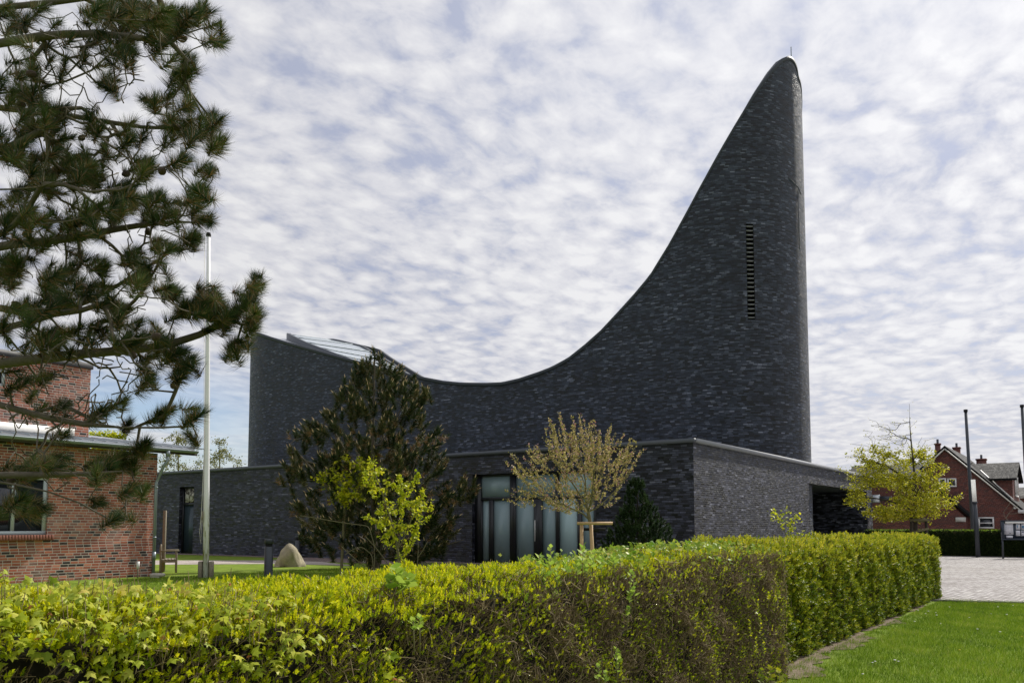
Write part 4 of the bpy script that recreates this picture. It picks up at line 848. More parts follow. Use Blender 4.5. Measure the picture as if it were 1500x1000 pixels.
# five-lobed leaf with drooping lobes
_o = [(0, 0), (-.20, .10), (-.46, .06), (-.36, .30), (-.52, .52), (-.24, .52), (-.16, .70), (0, 1.0), (.16, .70), (.24, .52), (.52, .52), (.36, .30), (.46, .06), (.20, .10)]
MAP_V = np.array([(x, y, -1.1*x*x-.55*max(0, y-.35)**2+.05) for x, y in _o]+[(0, .38, .05)]); MAP_F = [(14, k, (k+1) % 14) for k in range(14)]
def sprig(n_pair=4, L=1.0, spread=.55, wid=.30, leaf=.42, top=True):
    """a short shoot with opposite pairs of small leaves; local y is up the shoot"""
    vs, fs = [], []
    for k in range(n_pair):
        y = (k+.6)/(n_pair+.4); sz_ = leaf*(1-.35*k/n_pair)
        for j in range(2):
            a = k*1.57+j*math.pi; out = V(math.cos(a), 0, math.sin(a)); d = unit((out*spread+V(0, 1, 0)*(1-spread*.4))[None])[0]
            sd = np.cross(d, V(0, 1, 0)); sd /= np.linalg.norm(sd); nn_ = np.cross(sd, d); o_ = len(vs)
            for x_, y_, z_ in DIA_V: vs.append(V(0, y*.75, 0)+sd*x_*sz_*wid*3.2+d*y_*sz_+nn_*z_*sz_)
            fs += [tuple(i_+o_ for i_ in f_) for f_ in DIA_F]
    if top:
        o_ = len(vs)
        for x_, y_, z_ in DIA_V: vs.append(V(x_*leaf*.8, .72+y_*leaf*.8, z_))
        fs += [tuple(i_+o_ for i_ in f_) for f_ in DIA_F]
    return np.array(vs)*L, np.array(fs)
class Tree:
    def __init__(s): s.pos = []; s.par = []; s.dir = []; s.ch = []; s.hits = []
    def addchain(s, pts, parent):
        """pts excludes the parent node itself; returns index list"""
        idx = []; pr_ = parent
        for q in pts:
            q = np.asarray(q, float); s.pos.append(q); s.par.append(pr_)
            d = q-(s.pos[pr_] if pr_ >= 0 else q-UP); s.dir.append(d/(np.linalg.norm(d)+1e-9)); pr_ = len(s.pos)-1; idx.append(pr_)
        s.ch.append(([parent] if parent >= 0 else [])+idx); return idx
    def skel(s, pts, step=.3, root=False, wob=.0):
        pts = np.asarray(pts, float)
        L = np.concatenate([[0], np.cumsum(np.linalg.norm(np.diff(pts, axis=0), axis=1))]); n_ = max(2, int(L[-1]/step)+1)
        t = np.linspace(0, L[-1], n_); q = np.stack([np.interp(t, L, pts[:, k]) for k in range(3)], 1)
        for _ in range(2): q[1:-1] = (q[:-2]+2*q[1:-1]+q[2:])/4
        if wob: q[1:] += rng.normal(0, wob, (n_-1, 3))
        if root or not s.pos: return s.addchain(q, -1)
        P_ = np.array(s.pos); k = int(np.argmin(np.linalg.norm(P_-q[0], axis=1))); return s.addchain(q[1:], k)
    def grow(s, tips, tdir, step=.25, wob=.03, bias=.5, curve=.35):
        tips = np.asarray(tips); P_ = np.array(s.pos)
        d0 = np.array([np.min(np.linalg.norm(P_-t, axis=1)) for t in tips]); s.tipidx = np.zeros(len(tips), int)
        for ti in np.argsort(d0):
            t = tips[ti]; P_ = np.array(s.pos); D_ = np.array(s.dir); v = t-P_; ds_ = np.linalg.norm(v, axis=1)+1e-6
            cost = ds_*(1+bias*(1-np.sum(v*D_, 1)/ds_)); k = int(np.argmin(cost)); L = ds_[k]
            n_ = max(2, int(L/step)+1); tt = np.linspace(0, 1, n_+1)[1:, None]
            p0, p3 = P_[k], t; p1 = p0+(D_[k]*.5+v[k]/L*.5)*L*curve; p2 = p3-tdir[ti]*L*curve
            q = (1-tt)**3*p0+3*(1-tt)**2*tt*p1+3*(1-tt)*tt**2*p2+tt**3*p3
            if n_ > 1: q[:-1] += rng.normal(0, wob, (n_-1, 3))*min(1, L)
            idx = s.addchain(q, k); s.tipidx[ti] = idx[-1]
    def tubes(s, g, r_tip, power=.5, rmax=1e9, sides=(3, 5, 8), add=1.0):
        n_ = len(s.pos); cnt = np.zeros(n_)
        leaf = np.ones(n_, bool)
        for p in s.par:
            if p >= 0: leaf[p] = False
        cnt[leaf] = add
        for i_ in range(n_-1, -1, -1):
            if s.par[i_] >= 0: cnt[s.par[i_]] += cnt[i_]
        r_ = np.minimum(r_tip*cnt**power, rmax); P_ = np.array(s.pos); s.r = r_
        for c in s.ch:
            if len(c) < 2: continue
            rr = r_[c].copy()
            if s.par[c[1]] == c[0] and len(c) > 2: rr[0] = min(rr[0], rr[1]*1.25)
            elif len(c) == 2: rr[0] = min(rr[0], rr[1]*1.25)
            sd = sides[0] if rr.max() < r_tip*2.2 else sides[1] if rr.max() < r_tip*6 else sides[2]
            g.tube(P_[c], rr, sd, caps=False)
def tufts(g, pos, d, n_needles, length, width, ang=(15, 80), back=.35, mi=0, dead=.1):
    """bottle-brush shoots: needles leave the last part of each shoot"""
    N = len(pos); n_ = N*n_needles; P_ = np.repeat(pos, n_needles, 0); D_ = np.repeat(unit(d), n_needles, 0)
    L = np.repeat(rng.uniform(.8, 1.15, N)*length, n_needles)
    u = rng.random(n_); az = rng.random(n_)*2*math.pi
    tilt = np.radians(ang[0]+(ang[1]-ang[0])*(1-u)**.8+rng.normal(0, 7, n_))
    X_, _, Z_ = frames(D_, az); dd = D_*np.cos(tilt)[:, None]+Z_*np.sin(tilt)[:, None]
    P_ = P_-D_*((1-u)*L*back*2)[:, None]
    dd[:, 2] += .06; X2, Y2, Z2 = frames(dd, rng.random(n_)*6.28)
    base = np.repeat(rng.random(N)*.55, n_needles)+rng.random(n_)*.25
    isd = rng.random(n_) < dead*(1.6*(1-u)); base = np.where(isd, .85+rng.random(n_)*.15, base)
    ll = L*rng.uniform(.75, 1.1, n_)
    g.inst(NDL_V, NDL_F, P_, bas(X2, Y2, Z2, width, ll, 1), np.clip(base, 0, .999), mi=mi)
def pick(blobs):
    out = []
    for b in blobs:
        x, y, rx, ry, n_ = b[:5]
        k = 0
        while k < n_:
            a = rng.uniform(-1, 1, 2)
            if a@a <= 1: out.append((x+a[0]*rx, y+a[1]*ry)); k += 1
    return np.array(out)
# ---------------------------------------------------------------- big pine at the left
TP = V(-8.6, 8.6, 0)
pine = thing('pine_tree', TP, 'large dark pine at the left edge, branches reaching over the brick house', 'pine tree', )
T = Tree()
T.skel([TP, TP+V(.1, 0, 2), TP+V(.05, .1, 4), TP+V(-.1, .1, 6.5), TP+V(-.1, 0, 9)], .4, root=True)
def br(pts, d0, d1, start_z=None):
    n_ = len(pts); P_ = [at(px, py, d0+(d1-d0)*k/(n_-1)) for k, (px, py) in enumerate(pts)]
    z0 = start_z if start_z is not None else P_[0][2]
    return T.skel([TP+V(0, 0, z0)]+P_, .3)
br([(-120, 560), (0, 528), (70, 528), (110, 515), (190, 515), (250, 508), (290, 495), (330, 475), (372, 445)], 7.9, 7.3, 2.3)
br([(-150, 90), (0, 64), (51, 54), (90, 48), (150, 49), (205, 55), (250, 62)], 8.0, 7.2, 5.2)
br([(-150, 160), (0, 136), (60, 130), (114, 121), (150, 102), (174, 81), (180, 45), (200, 15)], 8.6, 8.9, 5.0)
br([(-150, 140), (0, 159), (105, 168), (168, 180), (210, 192), (255, 190), (300, 186)], 8.3, 8.6, 4.9)
br([(-150, 30), (0, 10), (50, 8), (100, 2), (170, -10)], 7.6, 7.4, 5.6)
br([(-150, 400), (0, 357), (18, 348), (60, 357), (99, 360), (135, 345), (180, 325), (235, 325), (265, 325)], 7.4, 7.7, 3.4)
br([(-100, 380), (0, 352), (25, 335), (54, 303), (62, 270)], 7.3, 6.7, 3.5)
br([(60, 470), (130, 445), (174, 420), (207, 393), (225, 384), (250, 370)], 7.9, 8.3, 3.0)
br([(-120, 560), (0, 590), (51, 612), (119, 622), (170, 629), (238, 627), (282, 624)], 7.2, 7.3, 2.2)
br([(-120, 700), (0, 693), (68, 697), (136, 695), (180, 690)], 7.0, 7.0, 1.9)
br([(-120, 690), (0, 704), (68, 717), (129, 731), (146, 751), (160, 760)], 7.0, 6.9, 1.85)
br([(-120, 430), (0, 447), (45, 468), (90, 468), (129, 459), (165, 440)], 7.2, 7.0, 2.8)
br([(-120, 260), (0, 225), (45, 205), (70, 190), (95, 170)], 7.3, 7.0, 4.4)
br([(-120, 300), (0, 265), (60, 290), (95, 262)], 6.9, 6.5, 4.0)
blobs = [(255, 20, 60, 24, 22), (315, 30, 14, 12, 1), (180, 20, 50, 22, 14), (322, 58, 10, 10, 2), (268, 95, 24, 18, 7), (215, 60, 45, 32, 10), (150, 60, 50, 40, 8), (262, 127, 10, 6, 1), (60, 40, 55, 34, 5), (165, 120, 16, 12, 3), (30, 25, 30, 20, 3), (40, 200, 50, 40, 8), (60, 110, 60, 40, 8), (60, 300, 60, 40, 9), (70, 380, 60, 30, 8), (150, 240, 30, 30, 4), (40, 480, 50, 30, 6), (40, 560, 45, 20, 4),
 (220, 143, 10, 8, 2), (248, 145, 8, 9, 1), (282, 155, 12, 12, 2), (316, 170, 12, 12, 3), (290, 190, 32, 16, 6), (322, 208, 9, 12, 2), (250, 188, 28, 16, 5), (212, 243, 20, 11, 5), (272, 232, 10, 7, 2), (305, 248, 10, 6, 2), (190, 195, 28, 18, 4),
 (40, 150, 30, 20, 4), (78, 172, 26, 22, 5), (20, 120, 22, 16, 2), (100, 225, 26, 26, 10), (120, 250, 24, 22, 10), (60, 262, 45, 30, 9), (30, 215, 26, 20, 3), (140, 175, 26, 18, 3),
 (186, 285, 26, 20, 9), (216, 288, 12, 10, 2), (237, 290, 12, 9, 2), (265, 300, 10, 8, 1), (292, 290, 16, 17, 6), (303, 322, 9, 10, 2), (238, 315, 30, 9, 5), (152, 312, 30, 20, 9), (118, 335, 34, 20, 7), (288, 352, 12, 12, 3), (246, 358, 20, 12, 4), (198, 378, 20, 14, 4), (232, 392, 10, 8, 1),
 (215, 412, 24, 16, 5), (255, 425, 14, 10, 3), (16, 400, 20, 24, 7), (42, 335, 36, 30, 7), (95, 420, 30, 26, 9), (150, 425, 20, 20, 6), (55, 440, 50, 24, 8), (176, 460, 18, 18, 5), (145, 380, 20, 14, 3),
 (303, 432, 22, 16, 7), (272, 455, 18, 14, 4), (338, 452, 16, 14, 4), (378, 412, 9, 12, 3), (358, 437, 14, 15, 4), (377, 472, 9, 18, 4), (350, 508, 18, 10, 4), (312, 455, 18, 14, 4),
 (205, 490, 50, 20, 9), (120, 485, 50, 22, 8), (238, 520, 34, 14, 5), (285, 533, 14, 10, 3), (265, 550, 9, 6, 2), (80, 505, 60, 18, 5), (315, 470, 25, 12, 3), (230, 548, 14, 8, 2),
 (180, 585, 4, 4, 1), (218, 562, 6, 5, 1), (240, 606, 9, 8, 2), (258, 598, 8, 6, 1), (286, 603, 11, 8, 2), (155, 607, 9, 7, 2), (187, 622, 6, 5, 1), (276, 636, 6, 5, 1), (97, 640, 6, 5, 1), (211, 656, 12, 8, 3), (188, 672, 18, 9, 4), (150, 683, 26, 12, 6), (200, 717, 15, 6, 3), (148, 735, 5, 5, 1), (173, 757, 7, 5, 2), (85, 682, 24, 14, 4), (32, 682, 26, 13, 4), (34, 733, 12, 8, 3), (60, 742, 12, 7, 2), (100, 600, 40, 14, 2)]
pk = pick([(x, y, rx, ry, int(n_*1.9+.5)) for x, y, rx, ry, n_ in blobs]); dep = np.clip(7.6+rng.normal(0, .55, len(pk)), 6.4, 9.0)
dep = np.where(pk[:, 1] > 560, np.clip(dep, 6.6, 7.6), dep); dep = np.where((pk[:, 0] > 260) & (pk[:, 1] > 380), 7.35+rng.normal(0, .2, len(pk)), dep)
tips = np.array([at(px, py, Y) for (px, py), Y in zip(pk, dep)])
td = unit(np.stack([.45+rng.normal(0, .45, len(tips)), rng.normal(0, .45, len(tips)), .50+rng.normal(0, .35, len(tips))], 1))
T.grow(tips-td*.05, td, .14, .022, .55, .42)
nt = T.tipidx.copy()
# bare dead twigs hanging between the tufts
bp_ = pick([(120, 100, 110, 70, 95), (100, 230, 100, 60, 60), (130, 400, 120, 80, 90), (120, 520, 120, 40, 90), (90, 600, 90, 40, 75), (200, 550, 60, 30, 18), (230, 210, 60, 40, 20), (60, 690, 60, 40, 25), (220, 350, 50, 60, 18)])
bt = np.array([at(px, py, Y) for (px, py), Y in zip(bp_, np.clip(7.6+rng.normal(0, .5, len(bp_)), 6.6, 8.8))])
bd = unit(rng.normal(0, 1, (len(bt), 3))+V(.2, 0, -.3)); T.grow(bt, bd, .12, .035, .3, .5)
g = Geo(); T.tubes(g, .0055, .44, .17, (4, 6, 10)); g.build('trunk', M['bark'], pine, smooth=True)
g = Geo(); tufts(g, tips, td, 220, .135, .0044, (12, 84), .5, dead=.24)
sel = rng.random(len(tips)) < .6; X_, Y_, Z_ = frames(td[sel], rng.random(sel.sum())*6); BUD = np.array([(math.cos(a)*r_, y, math.sin(a)*r_) for y, r_ in ((-.2, .35), (.25, .5), (1, .05)) for a in np.arange(5)*1.2566]); BF = [(k*5+j, k*5+(j+1) % 5, (k+1)*5+(j+1) % 5, (k+1)*5+j) for k in range(2) for j in range(5)]
g.inst(BUD, BF, tips[sel]+td[sel]*.0, bas(X_, Y_, Z_, .015, .04, .015), rng.random(sel.sum()), mi=1); g.build('needles', [M['needle'], M['bud']], pine)
g0 = Geo(); prof = [(.0, -.035), (.018, -.03), (.027, -.01), (.024, .012), (.012, .03), (0, .036)]
g0.lathe(prof, (0, 0, 0), 9); ii = rng.choice(len(tips), 30, replace=False); c0 = None
for k in ii:
    p_ = tips[k]-td[k]*.17+rng.normal(0, .02, 3)
    if c0 is None: c0 = g0.build('pine_cone', M['cone'], pine); cc = c0
    else: cc = c0.copy(); scene.collection.objects.link(cc)
    cc.location = tuple(p_-V(*pine.location)); cc.rotation_euler = tuple(rng.uniform(0, 3, 3)); cc.scale = (1.2,)*3
# ---------------------------------------------------------------- middle pine
b = gnd(552, 835); YB_ = b[1]
mp_ = thing('pine_tree', b, 'bushy young pine with upright candle shoots and browned needles in front of the church', 'pine tree')
T = Tree(); q = lambda px, py, dy=0.0: at(px, py, YB_+dy)
T.skel([b, q(548, 780), q(545, 700), q(547, 620), q(548, 560), q(549, 512)], .3, root=True); 
T.skel([b+V(.12, .1, 0), q(557, 800), q(575, 760, -.3), q(600, 700, -.4), q(618, 650, -.3)], .3)
for tx, ty, sy_ in ((430, 690, 800), (425, 650, 760), (470, 600, 700), (640, 640, 740), (700, 720, 790), (680, 790, 820), (440, 760, 810), (500, 800, 815), (600, 570, 660), (520, 560, 640), (620, 720, 780), (660, 760, 810)):
    dd_ = rng.uniform(-1.3, 1.3); T.skel([q(548, sy_), q(548+(tx-548)*.5, sy_+(ty-sy_)*.35, dd_*.5), q(tx, ty, dd_)], .3)
def crown_tips(rows, n_, dmax):
    out = []
    rows = np.array(rows, float); ys = rows[:, 0]
    wts = np.array([(r[2]-r[1]) for r in rows]); 
    while len(out) < n_:
        y = rng.uniform(ys[0], ys[-1]); x0, x1 = np.interp(y, ys, rows[:, 1]), np.interp(y, ys, rows[:, 2])
        if rng.random() > (x1-x0)/wts.max(): continue
        a, c = rng.uniform(-1, 1), rng.uniform(-1, 1)
        if a*a+c*c > 1: continue
        rad = math.sqrt(a*a+c*c)
        if rng.random() > .12+.88*rad: continue
        if rad < .95 and math.sin(a*7+y*.09)+math.sin(c*5+y*.061+2) < -.35: continue
        k = np.interp(y, ys, (rows[:, 2]-rows[:, 1])/2)*YB_/F
        out.append((*((x0+x1)/2+a*(x1-x0)/2, y), c*k*dmax))
    return out
rows = [(503, 545, 551), (520, 532, 562), (540, 504, 598), (565, 500, 632), (590, 470, 632), (612, 450, 622), (630, 428, 648), (660, 420, 656), (680, 408, 650), (700, 406, 700), (715, 410, 708), (740, 418, 690), (765, 425, 668), (790, 440, 675), (812, 470, 668), (820, 490, 640)]
ct = crown_tips(rows, 720, .85)
# hollow between the lobes on both sides, as in the photograph
ct = [c for c in ct if not ((c[0] > 655-((c[1]-690)*.2) and 655 < c[1] < 700)) and not (c[0] < 470 and 700 < c[1] < 712)]
tips = np.array([q(c[0], c[1], c[2]) for c in ct]); ctr = b+V(0, 0, 3.2)
rad_ = tips-ctr; rad_[:, 2] *= .2; td = unit(unit(rad_)*.6+V(0, 0, .9)+rng.normal(0, .32, tips.shape))
T.grow(tips-td*.1, td, .3, .04, .3, .4); g = Geo(); T.tubes(g, .009, .42, .13, (3, 5, 8)); g.build('trunk', M['bark'], mp_, smooth=True)
g = Geo(); tufts(g, tips, td, 210, .20, .020, (30, 88), 1.15, dead=.06); 
lowt = (tips[:, 2] < 5.4) & (rng.random(len(tips)) < np.where(tips[:, 0] > b[0], .55, .2)); st_ = tips[lowt]+rng.normal(0, .18, (lowt.sum(), 3)); tufts(g, st_, td[lowt], 60, .15, .022, (30, 100), .9, dead=.75)
X_, Y_, Z_ = frames(td, rng.random(len(td))*6); g.inst(BUD, BF, tips+td*.10, bas(X_, Y_, Z_, .034, .13, .034), rng.random(len(td)), mi=1); g.build('needles', [M['needle2'], M['bud']], mp_)
# ---------------------------------------------------------------- generic broadleaf
def broad(name, label, cat, base_px, Ydist, trunk, limbs, tip_list, tdir_fn, bark, r_tip, power, rmax, leaves_fn, mats_, step=.2, wob=.03, group=None, bias=.4, ext=None):
    b = at(*base_px, Ydist); b[2] = 0
    t = thing(name, b, label, cat, group); T = Tree(); qq = lambda c: at(c[0], c[1], Ydist+(c[2] if len(c) > 2 else 0))
    T.skel([b]+[qq(c) for c in trunk], .25, root=True)
    for l in limbs: T.skel([qq(c) for c in l], .2)
    tips = np.array([qq(c) for c in tip_list]); td = tdir_fn(tips, b); T.grow(tips, td, step, wob, bias, .4)
    if ext:
        for ti, nd in enumerate(list(T.tipidx)):
            e_d = unit((td[ti]+rng.normal(0, .10, 3))[None])[0]; L_ = rng.uniform(*ext); T.addchain([T.pos[nd]+e_d*L_*k/4+rng.normal(0, .006, 3) for k in (1, 2, 3, 4)], int(nd))
    g = Geo(); T.tubes(g, r_tip, power, rmax, (3, 5, 9)); g.build('trunk', bark, t, smooth=True)
    leaves_fn(t, T, tips, td, mats_); return t
def along(T, n_per, maxr, seg=None):
    """random points on thin branches with their direction"""
    P_ = np.array(T.pos); par = np.array(T.par); ok = (par >= 0) & (T.r < maxr); i_ = np.where(ok)[0]
    L = np.linalg.norm(P_[i_]-P_[par[i_]], axis=1); k = rng.choice(i_, n_per, p=L/L.sum()); u = rng.random(n_per)[:, None]
    return P_[par[k]]*(1-u)+P_[k]*u, unit(P_[k]-P_[par[k]])
# blossoming crab apple
def bl_leaves(t, T, tips, td, m_):
    g = Geo(); P_, D_ = along(T, 9000, .014); d = unit(D_*.6+rng.normal(0, .7, P_.shape)+V(0, 0, .3)); X_, Y_, Z_ = frames(d, rng.random(len(P_))*6.28)
    s_ = rng.uniform(.035, .075, len(P_)); g.inst(LEAF_V, LEAF_F, P_+rng.normal(0, .015, P_.shape), bas(X_, Y_, Z_, s_*1.2, s_, s_), rng.random(len(P_))); g.build('leaves', M['blossom_leaf'], t)
    g = Geo(); P_, D_ = along(T, 1100, .012); P_ = np.repeat(P_, 4, 0)+rng.normal(0, .022, (4400, 3)); keep = rng.random(4400) < .45; P_ = P_[keep]
    d = unit(rng.normal(0, 1, P_.shape)); X_, Y_, Z_ = frames(d, rng.random(len(P_))*6.28); s_ = rng.uniform(.025, .045, len(P_)); g.inst(LEAF_V, LEAF_F, P_, bas(X_, Y_, Z_, s_*2.2, s_, s_), rng.random(len(P_))); g.build('blossoms', M['blossom'], t)
YA = 24.0
rows = [(608, 815, 855), (620, 795, 880), (640, 765, 915), (660, 745, 942), (680, 735, 940), (700, 742, 928), (720, 745, 915), (738, 745, 908), (752, 790, 895)]
def rows_tips(rows, n_, depth_k, Y):
    out = []; rows = np.array(rows, float); wmax = (rows[:, 2]-rows[:, 1]).max()
    while len(out) < n_:
        y = rng.uniform(rows[0, 0], rows[-1, 0]); x0, x1 = np.interp(y, rows[:, 0], rows[:, 1]), np.interp(y, rows[:, 0], rows[:, 2])
        if rng.random() > (x1-x0)/wmax: continue
        a, c = rng.uniform(-1, 1, 2)
        if a*a+c*c > 1: continue
        out.append(((x0+x1)/2+a*(x1-x0)/2, y, c*(x1-x0)/2*Y/F*depth_k))
    return out
bt_ = [(862+(x_-862)*.84, 742+(y_-742)*.84, z_*.84) for x_, y_, z_ in rows_tips(rows, 260, .9, YA)+[(737, 682, 0), (741, 690, .3), (945, 660, 0), (940, 668, .3), (752, 738, 0), (745, 742, .2), (816, 608, 0), (838, 606, 0), (872, 612, .2), (802, 613, 0), (893, 630, 0), (935, 655, .1), (898, 640, -.2)]]
def up_out(k_out, k_up, nz=.15):
    def f(tips, b):
        r_ = tips-b; r_[:, 2] = 0; return unit(unit(r_)*k_out*np.minimum(1, np.linalg.norm(r_, axis=1))[:, None]+V(0, 0, k_up)+rng.normal(0, nz, tips.shape))
    return f
broad('crabapple_tree', 'small crab apple tree with pinkish buds in front of the glazed entrance', 'tree', (868, 800), YA,
      [(868, 800), (866, 775), (863, 752), (858, 735)], [[(864, 757), (840, 745), (815, 735), (790, 728), (765, 720)], [(863, 752), (885, 735), (905, 715), (925, 690)], [(860, 745), (845, 715), (825, 690), (800, 665)], [(858, 735), (858, 700), (850, 665), (842, 640)], [(862, 748), (875, 715), (885, 680), (890, 655)], [(862, 750, 0), (860, 720, .6), (850, 690, 1.0)], [(862, 750, 0), (868, 720, -.6), (870, 690, -1.0)]],
      bt_, (lambda tips, b: unit(unit(tips-(at(862, 760, YA)))+V(0, 0, .25)+rng.normal(0, .10, tips.shape))), M['bark_green'], .0042, .46, .075, bl_leaves, None, .18, .02, ext=(.25, .62))
# its stake support: two posts, cross rail and rubber tie
pA = at(848.5, 790, YA-.35); t = thing('tree_support', V(pA[0]+.3, pA[1], 0), 'pale new wooden tree support with crossbar and black tie at the crab apple', 'tree support')
g = Geo(); xa, za = at(845, 766, YA-.35)[0], at(845, 766, YA-.35)[2]; xb_ = at(897, 766, YA-.35)[0]
g.tube([V(xa, YA-.42, za), V(xb_, YA-.42, za)], .042, 12); g.build('crossbar', M['stake'], t, smooth=False)
for px, dx in ((852, 0), (869, -.15)):
    x_ = at(px, 790, YA-.3)[0]; g = Geo(); g.tube([V(x_, YA-.30, 0), V(x_+dx*.4, YA-.30, za-.02)], .05, 12); g.build('post', M['stake'], t)
g = Geo(); g.box(V(at(870, 775, YA)[0], YA-.22, za-.17), (.62, .035, .08)); g.box(V(at(871, 775, YA)[0], YA-.02, za-.2), (.2, .2, .1)); g.build('tie', M['black'], t)
# dwarf conifer
YC = 27.0; b = at(935, 800, YC); b[2] = 0; dc = thing('dwarf_conifer', b, 'dark green cone-shaped dwarf conifer beside the crab apple tree', 'conifer')
rows = [(697, 926, 938), (710, 918, 946), (730, 912, 955), (750, 902, 968), (770, 890, 984), (785, 880, 993), (800, 872, 997), (815, 868, 998), (835, 866, 1000)]
T = Tree(); T.skel([b, at(935, 760, YC), at(932, 700, YC)], .25, root=True)
ct = rows_tips(rows, 560, .85, YC); tips = np.array([at(c[0], c[1], YC+c[2]) for c in ct]); tips = tips[tips[:, 2] > .05]; td = up_out(.6, .8, .2)(tips, b); T.grow(tips-td*.05, td, .3, .02, .2)
g = Geo(); T.tubes(g, .006, .4, .08, (3, 4, 7)); g.build('trunk', M['bark_dark'], dc, smooth=True)
g = Geo(); tufts(g, tips, td, 110, .10, .026, (15, 85), .9, dead=.02); g.build('needles', M['needle3'], dc)
# young yellow-green trees in the lawn
def spring_leaves(n_, s0, s1, maxr, mt_='spring', clus=3, spread=.03):
    def f(t, T, tips, td, m_):
        g = Geo(); P_, D_ = along(T, n_, maxr); P_ = np.repeat(P_, clus, 0)+rng.normal(0, spread, (n_*clus, 3)); D_ = np.repeat(D_, clus, 0)
        d = unit(D_*.4+rng.normal(0, .6, P_.shape)+V(0, 0, -.15)); X_, Y_, Z_ = frames(d, rng.normal(0, .6, len(P_))); s_ = rng.uniform(s0, s1, len(P_))
        g.inst(LEAF_V, LEAF_F, P_, bas(X_, Y_, Z_, s_*1.5, s_, s_), rng.random(len(P_))); g.build('leaves', M[mt_], t)
    return f
YY_ = 22.5
broad('sapling', 'slender multi-stemmed sapling with bright yellow-green leaves in front of the middle pine', 'sapling', (585, 830), YY_, [(585, 830), (583, 805), (578, 775), (568, 750), (560, 720), (550, 695)],
      [[(583, 805), (596, 780), (604, 755), (612, 735)], [(584, 818), (604, 800), (606, 780), (612, 760)], [(580, 790), (560, 770), (540, 758)], [(584, 800), (590, 750), (592, 720), (585, 700)], [(570, 755), (600, 720), (612, 697)]],
      rows_tips([(675, 530, 560), (700, 520, 605), (720, 530, 632), (745, 535, 638), (770, 535, 632), (795, 550, 620), (810, 560, 606)], 100, .8, YY_)+[(617, 700, 0), (535, 757, 0), (632, 737, 0), (610, 692, 0), (540, 672, 0)],
      up_out(.7, .5, .3), M['bark_green'], .005, .5, .035, spring_leaves(760, .06, .11, .012), None, .15, .02)
broad('sapling', 'bright yellow-green leafy sapling among the left branches of the middle pine', 'sapling', (500, 832), 29.6, [(500, 832), (503, 780), (505, 730), (515, 700)],
      [[(505, 740), (480, 715), (462, 700)], [(505, 740), (530, 710), (540, 690)]], rows_tips([(668, 500, 550), (685, 470, 570), (700, 455, 580), (720, 470, 575), (735, 480, 560)], 130, .5, 29.6), up_out(.8, .3, .3), M['bark_green'], .007, .5, .05, spring_leaves(900, .09, .15, .02, clus=2, spread=.06), None)
# arching bare pruned shrub stems below the pine
b = gnd(556, 836); t = thing('bare_shrub', b, 'nearly leafless shrub with arching pale stems at the foot of the middle pine', 'shrub'); g = Geo()
T = Tree(); yb_ = 28.0; qa = lambda px, py, dy=0: at(px, py, yb_+dy); bb = qa(548, 846)
T.skel([qa(571, 832), qa(566, 822), qa(550, 801), qa(535, 785)], .1, root=True)
for l in ([(548, 846), (545, 812), (530, 800), (515, 805), (506, 812)], [(571, 832), (546, 838), (520, 818), (500, 800)], [(548, 846), (549, 800), (540, 770), (500, 765), (460, 758), (440, 755)], [(611, 836), (613, 800), (612, 790)], [(613, 815), (620, 805), (626, 793)]): T.skel([qa(*c) for c in l], .08)
T.tubes(g, .016, .1, .03, (6, 6, 6)); g.build('stems', M['bark_green'], t)
# hornbeam on the square, wind-shaped
YR = 34.0
def rt_leaves(t, T, tips, td, m_):
    g = Geo(); P_, D_ = along(T, 17000, .016); lowk = np.array([EYE+ray(1340, 655)[2]/ray(1340, 655)[1]*YR]); keep = (P_[:, 2] < lowk[0]) | (rng.random(len(P_)) < .13); P_ = P_[keep]; D_ = D_[keep]
    d = unit(D_*.7+rng.normal(0, .5, P_.shape)+V(-.2, 0, -.1)); X_, Y_, Z_ = frames(d, rng.normal(0, .5, len(P_))); s_ = rng.uniform(.06, .11, len(P_)); s_ = np.where(P_[:, 2] > lowk[0], s_*.6, s_)
    g.inst(LEAF_V, LEAF_F, P_+rng.normal(0, .06, P_.shape), bas(X_, Y_, Z_, s_*1.4, s_, s_), rng.random(len(P_))); g.build('leaves', M['hornbeam'], t)
rws = rows_tips([(697, 1262, 1365), (715, 1246, 1385), (735, 1246, 1397), (752, 1262, 1390), (762, 1300, 1365)], 260, .8, YR)+rows_tips([(675, 1262, 1372), (700, 1248, 1382)], 60, .8, YR)+rows_tips([(618, 1282, 1330), (640, 1270, 1350), (665, 1255, 1366), (680, 1255, 1370)], 70, .6, YR)
rws = [r for r in rws if not (1270 < r[0] < 1310 and 714 < r[1] < 744)]
rws += [(1283, 617, 0), (1290, 625, .3), (1300, 622, -.2), (1278, 632, 0), (1272, 640, .2), (1262, 652, 0), (1247, 668, 0), (1258, 660, .3), (1300, 640, 0), (1295, 655, .3), (1310, 630, .2), (1318, 640, 0), (1305, 665, 0), (1290, 670, .4), (1280, 655, -.4), (1275, 675, 0), (1265, 668, -.3), (1345, 650, 0), (1355, 645, 0), (1362, 652, .2), (1350, 665, .2), (1358, 668, -.2), (1338, 622, 0), (1366, 665, 0), (1320, 660, -.3), (1312, 650, .3), (1325, 650, 0), (1244, 735, 0), (1240, 690, 0), (1398, 733, 0), (1393, 742, .2), (1253, 700, 0.3)]
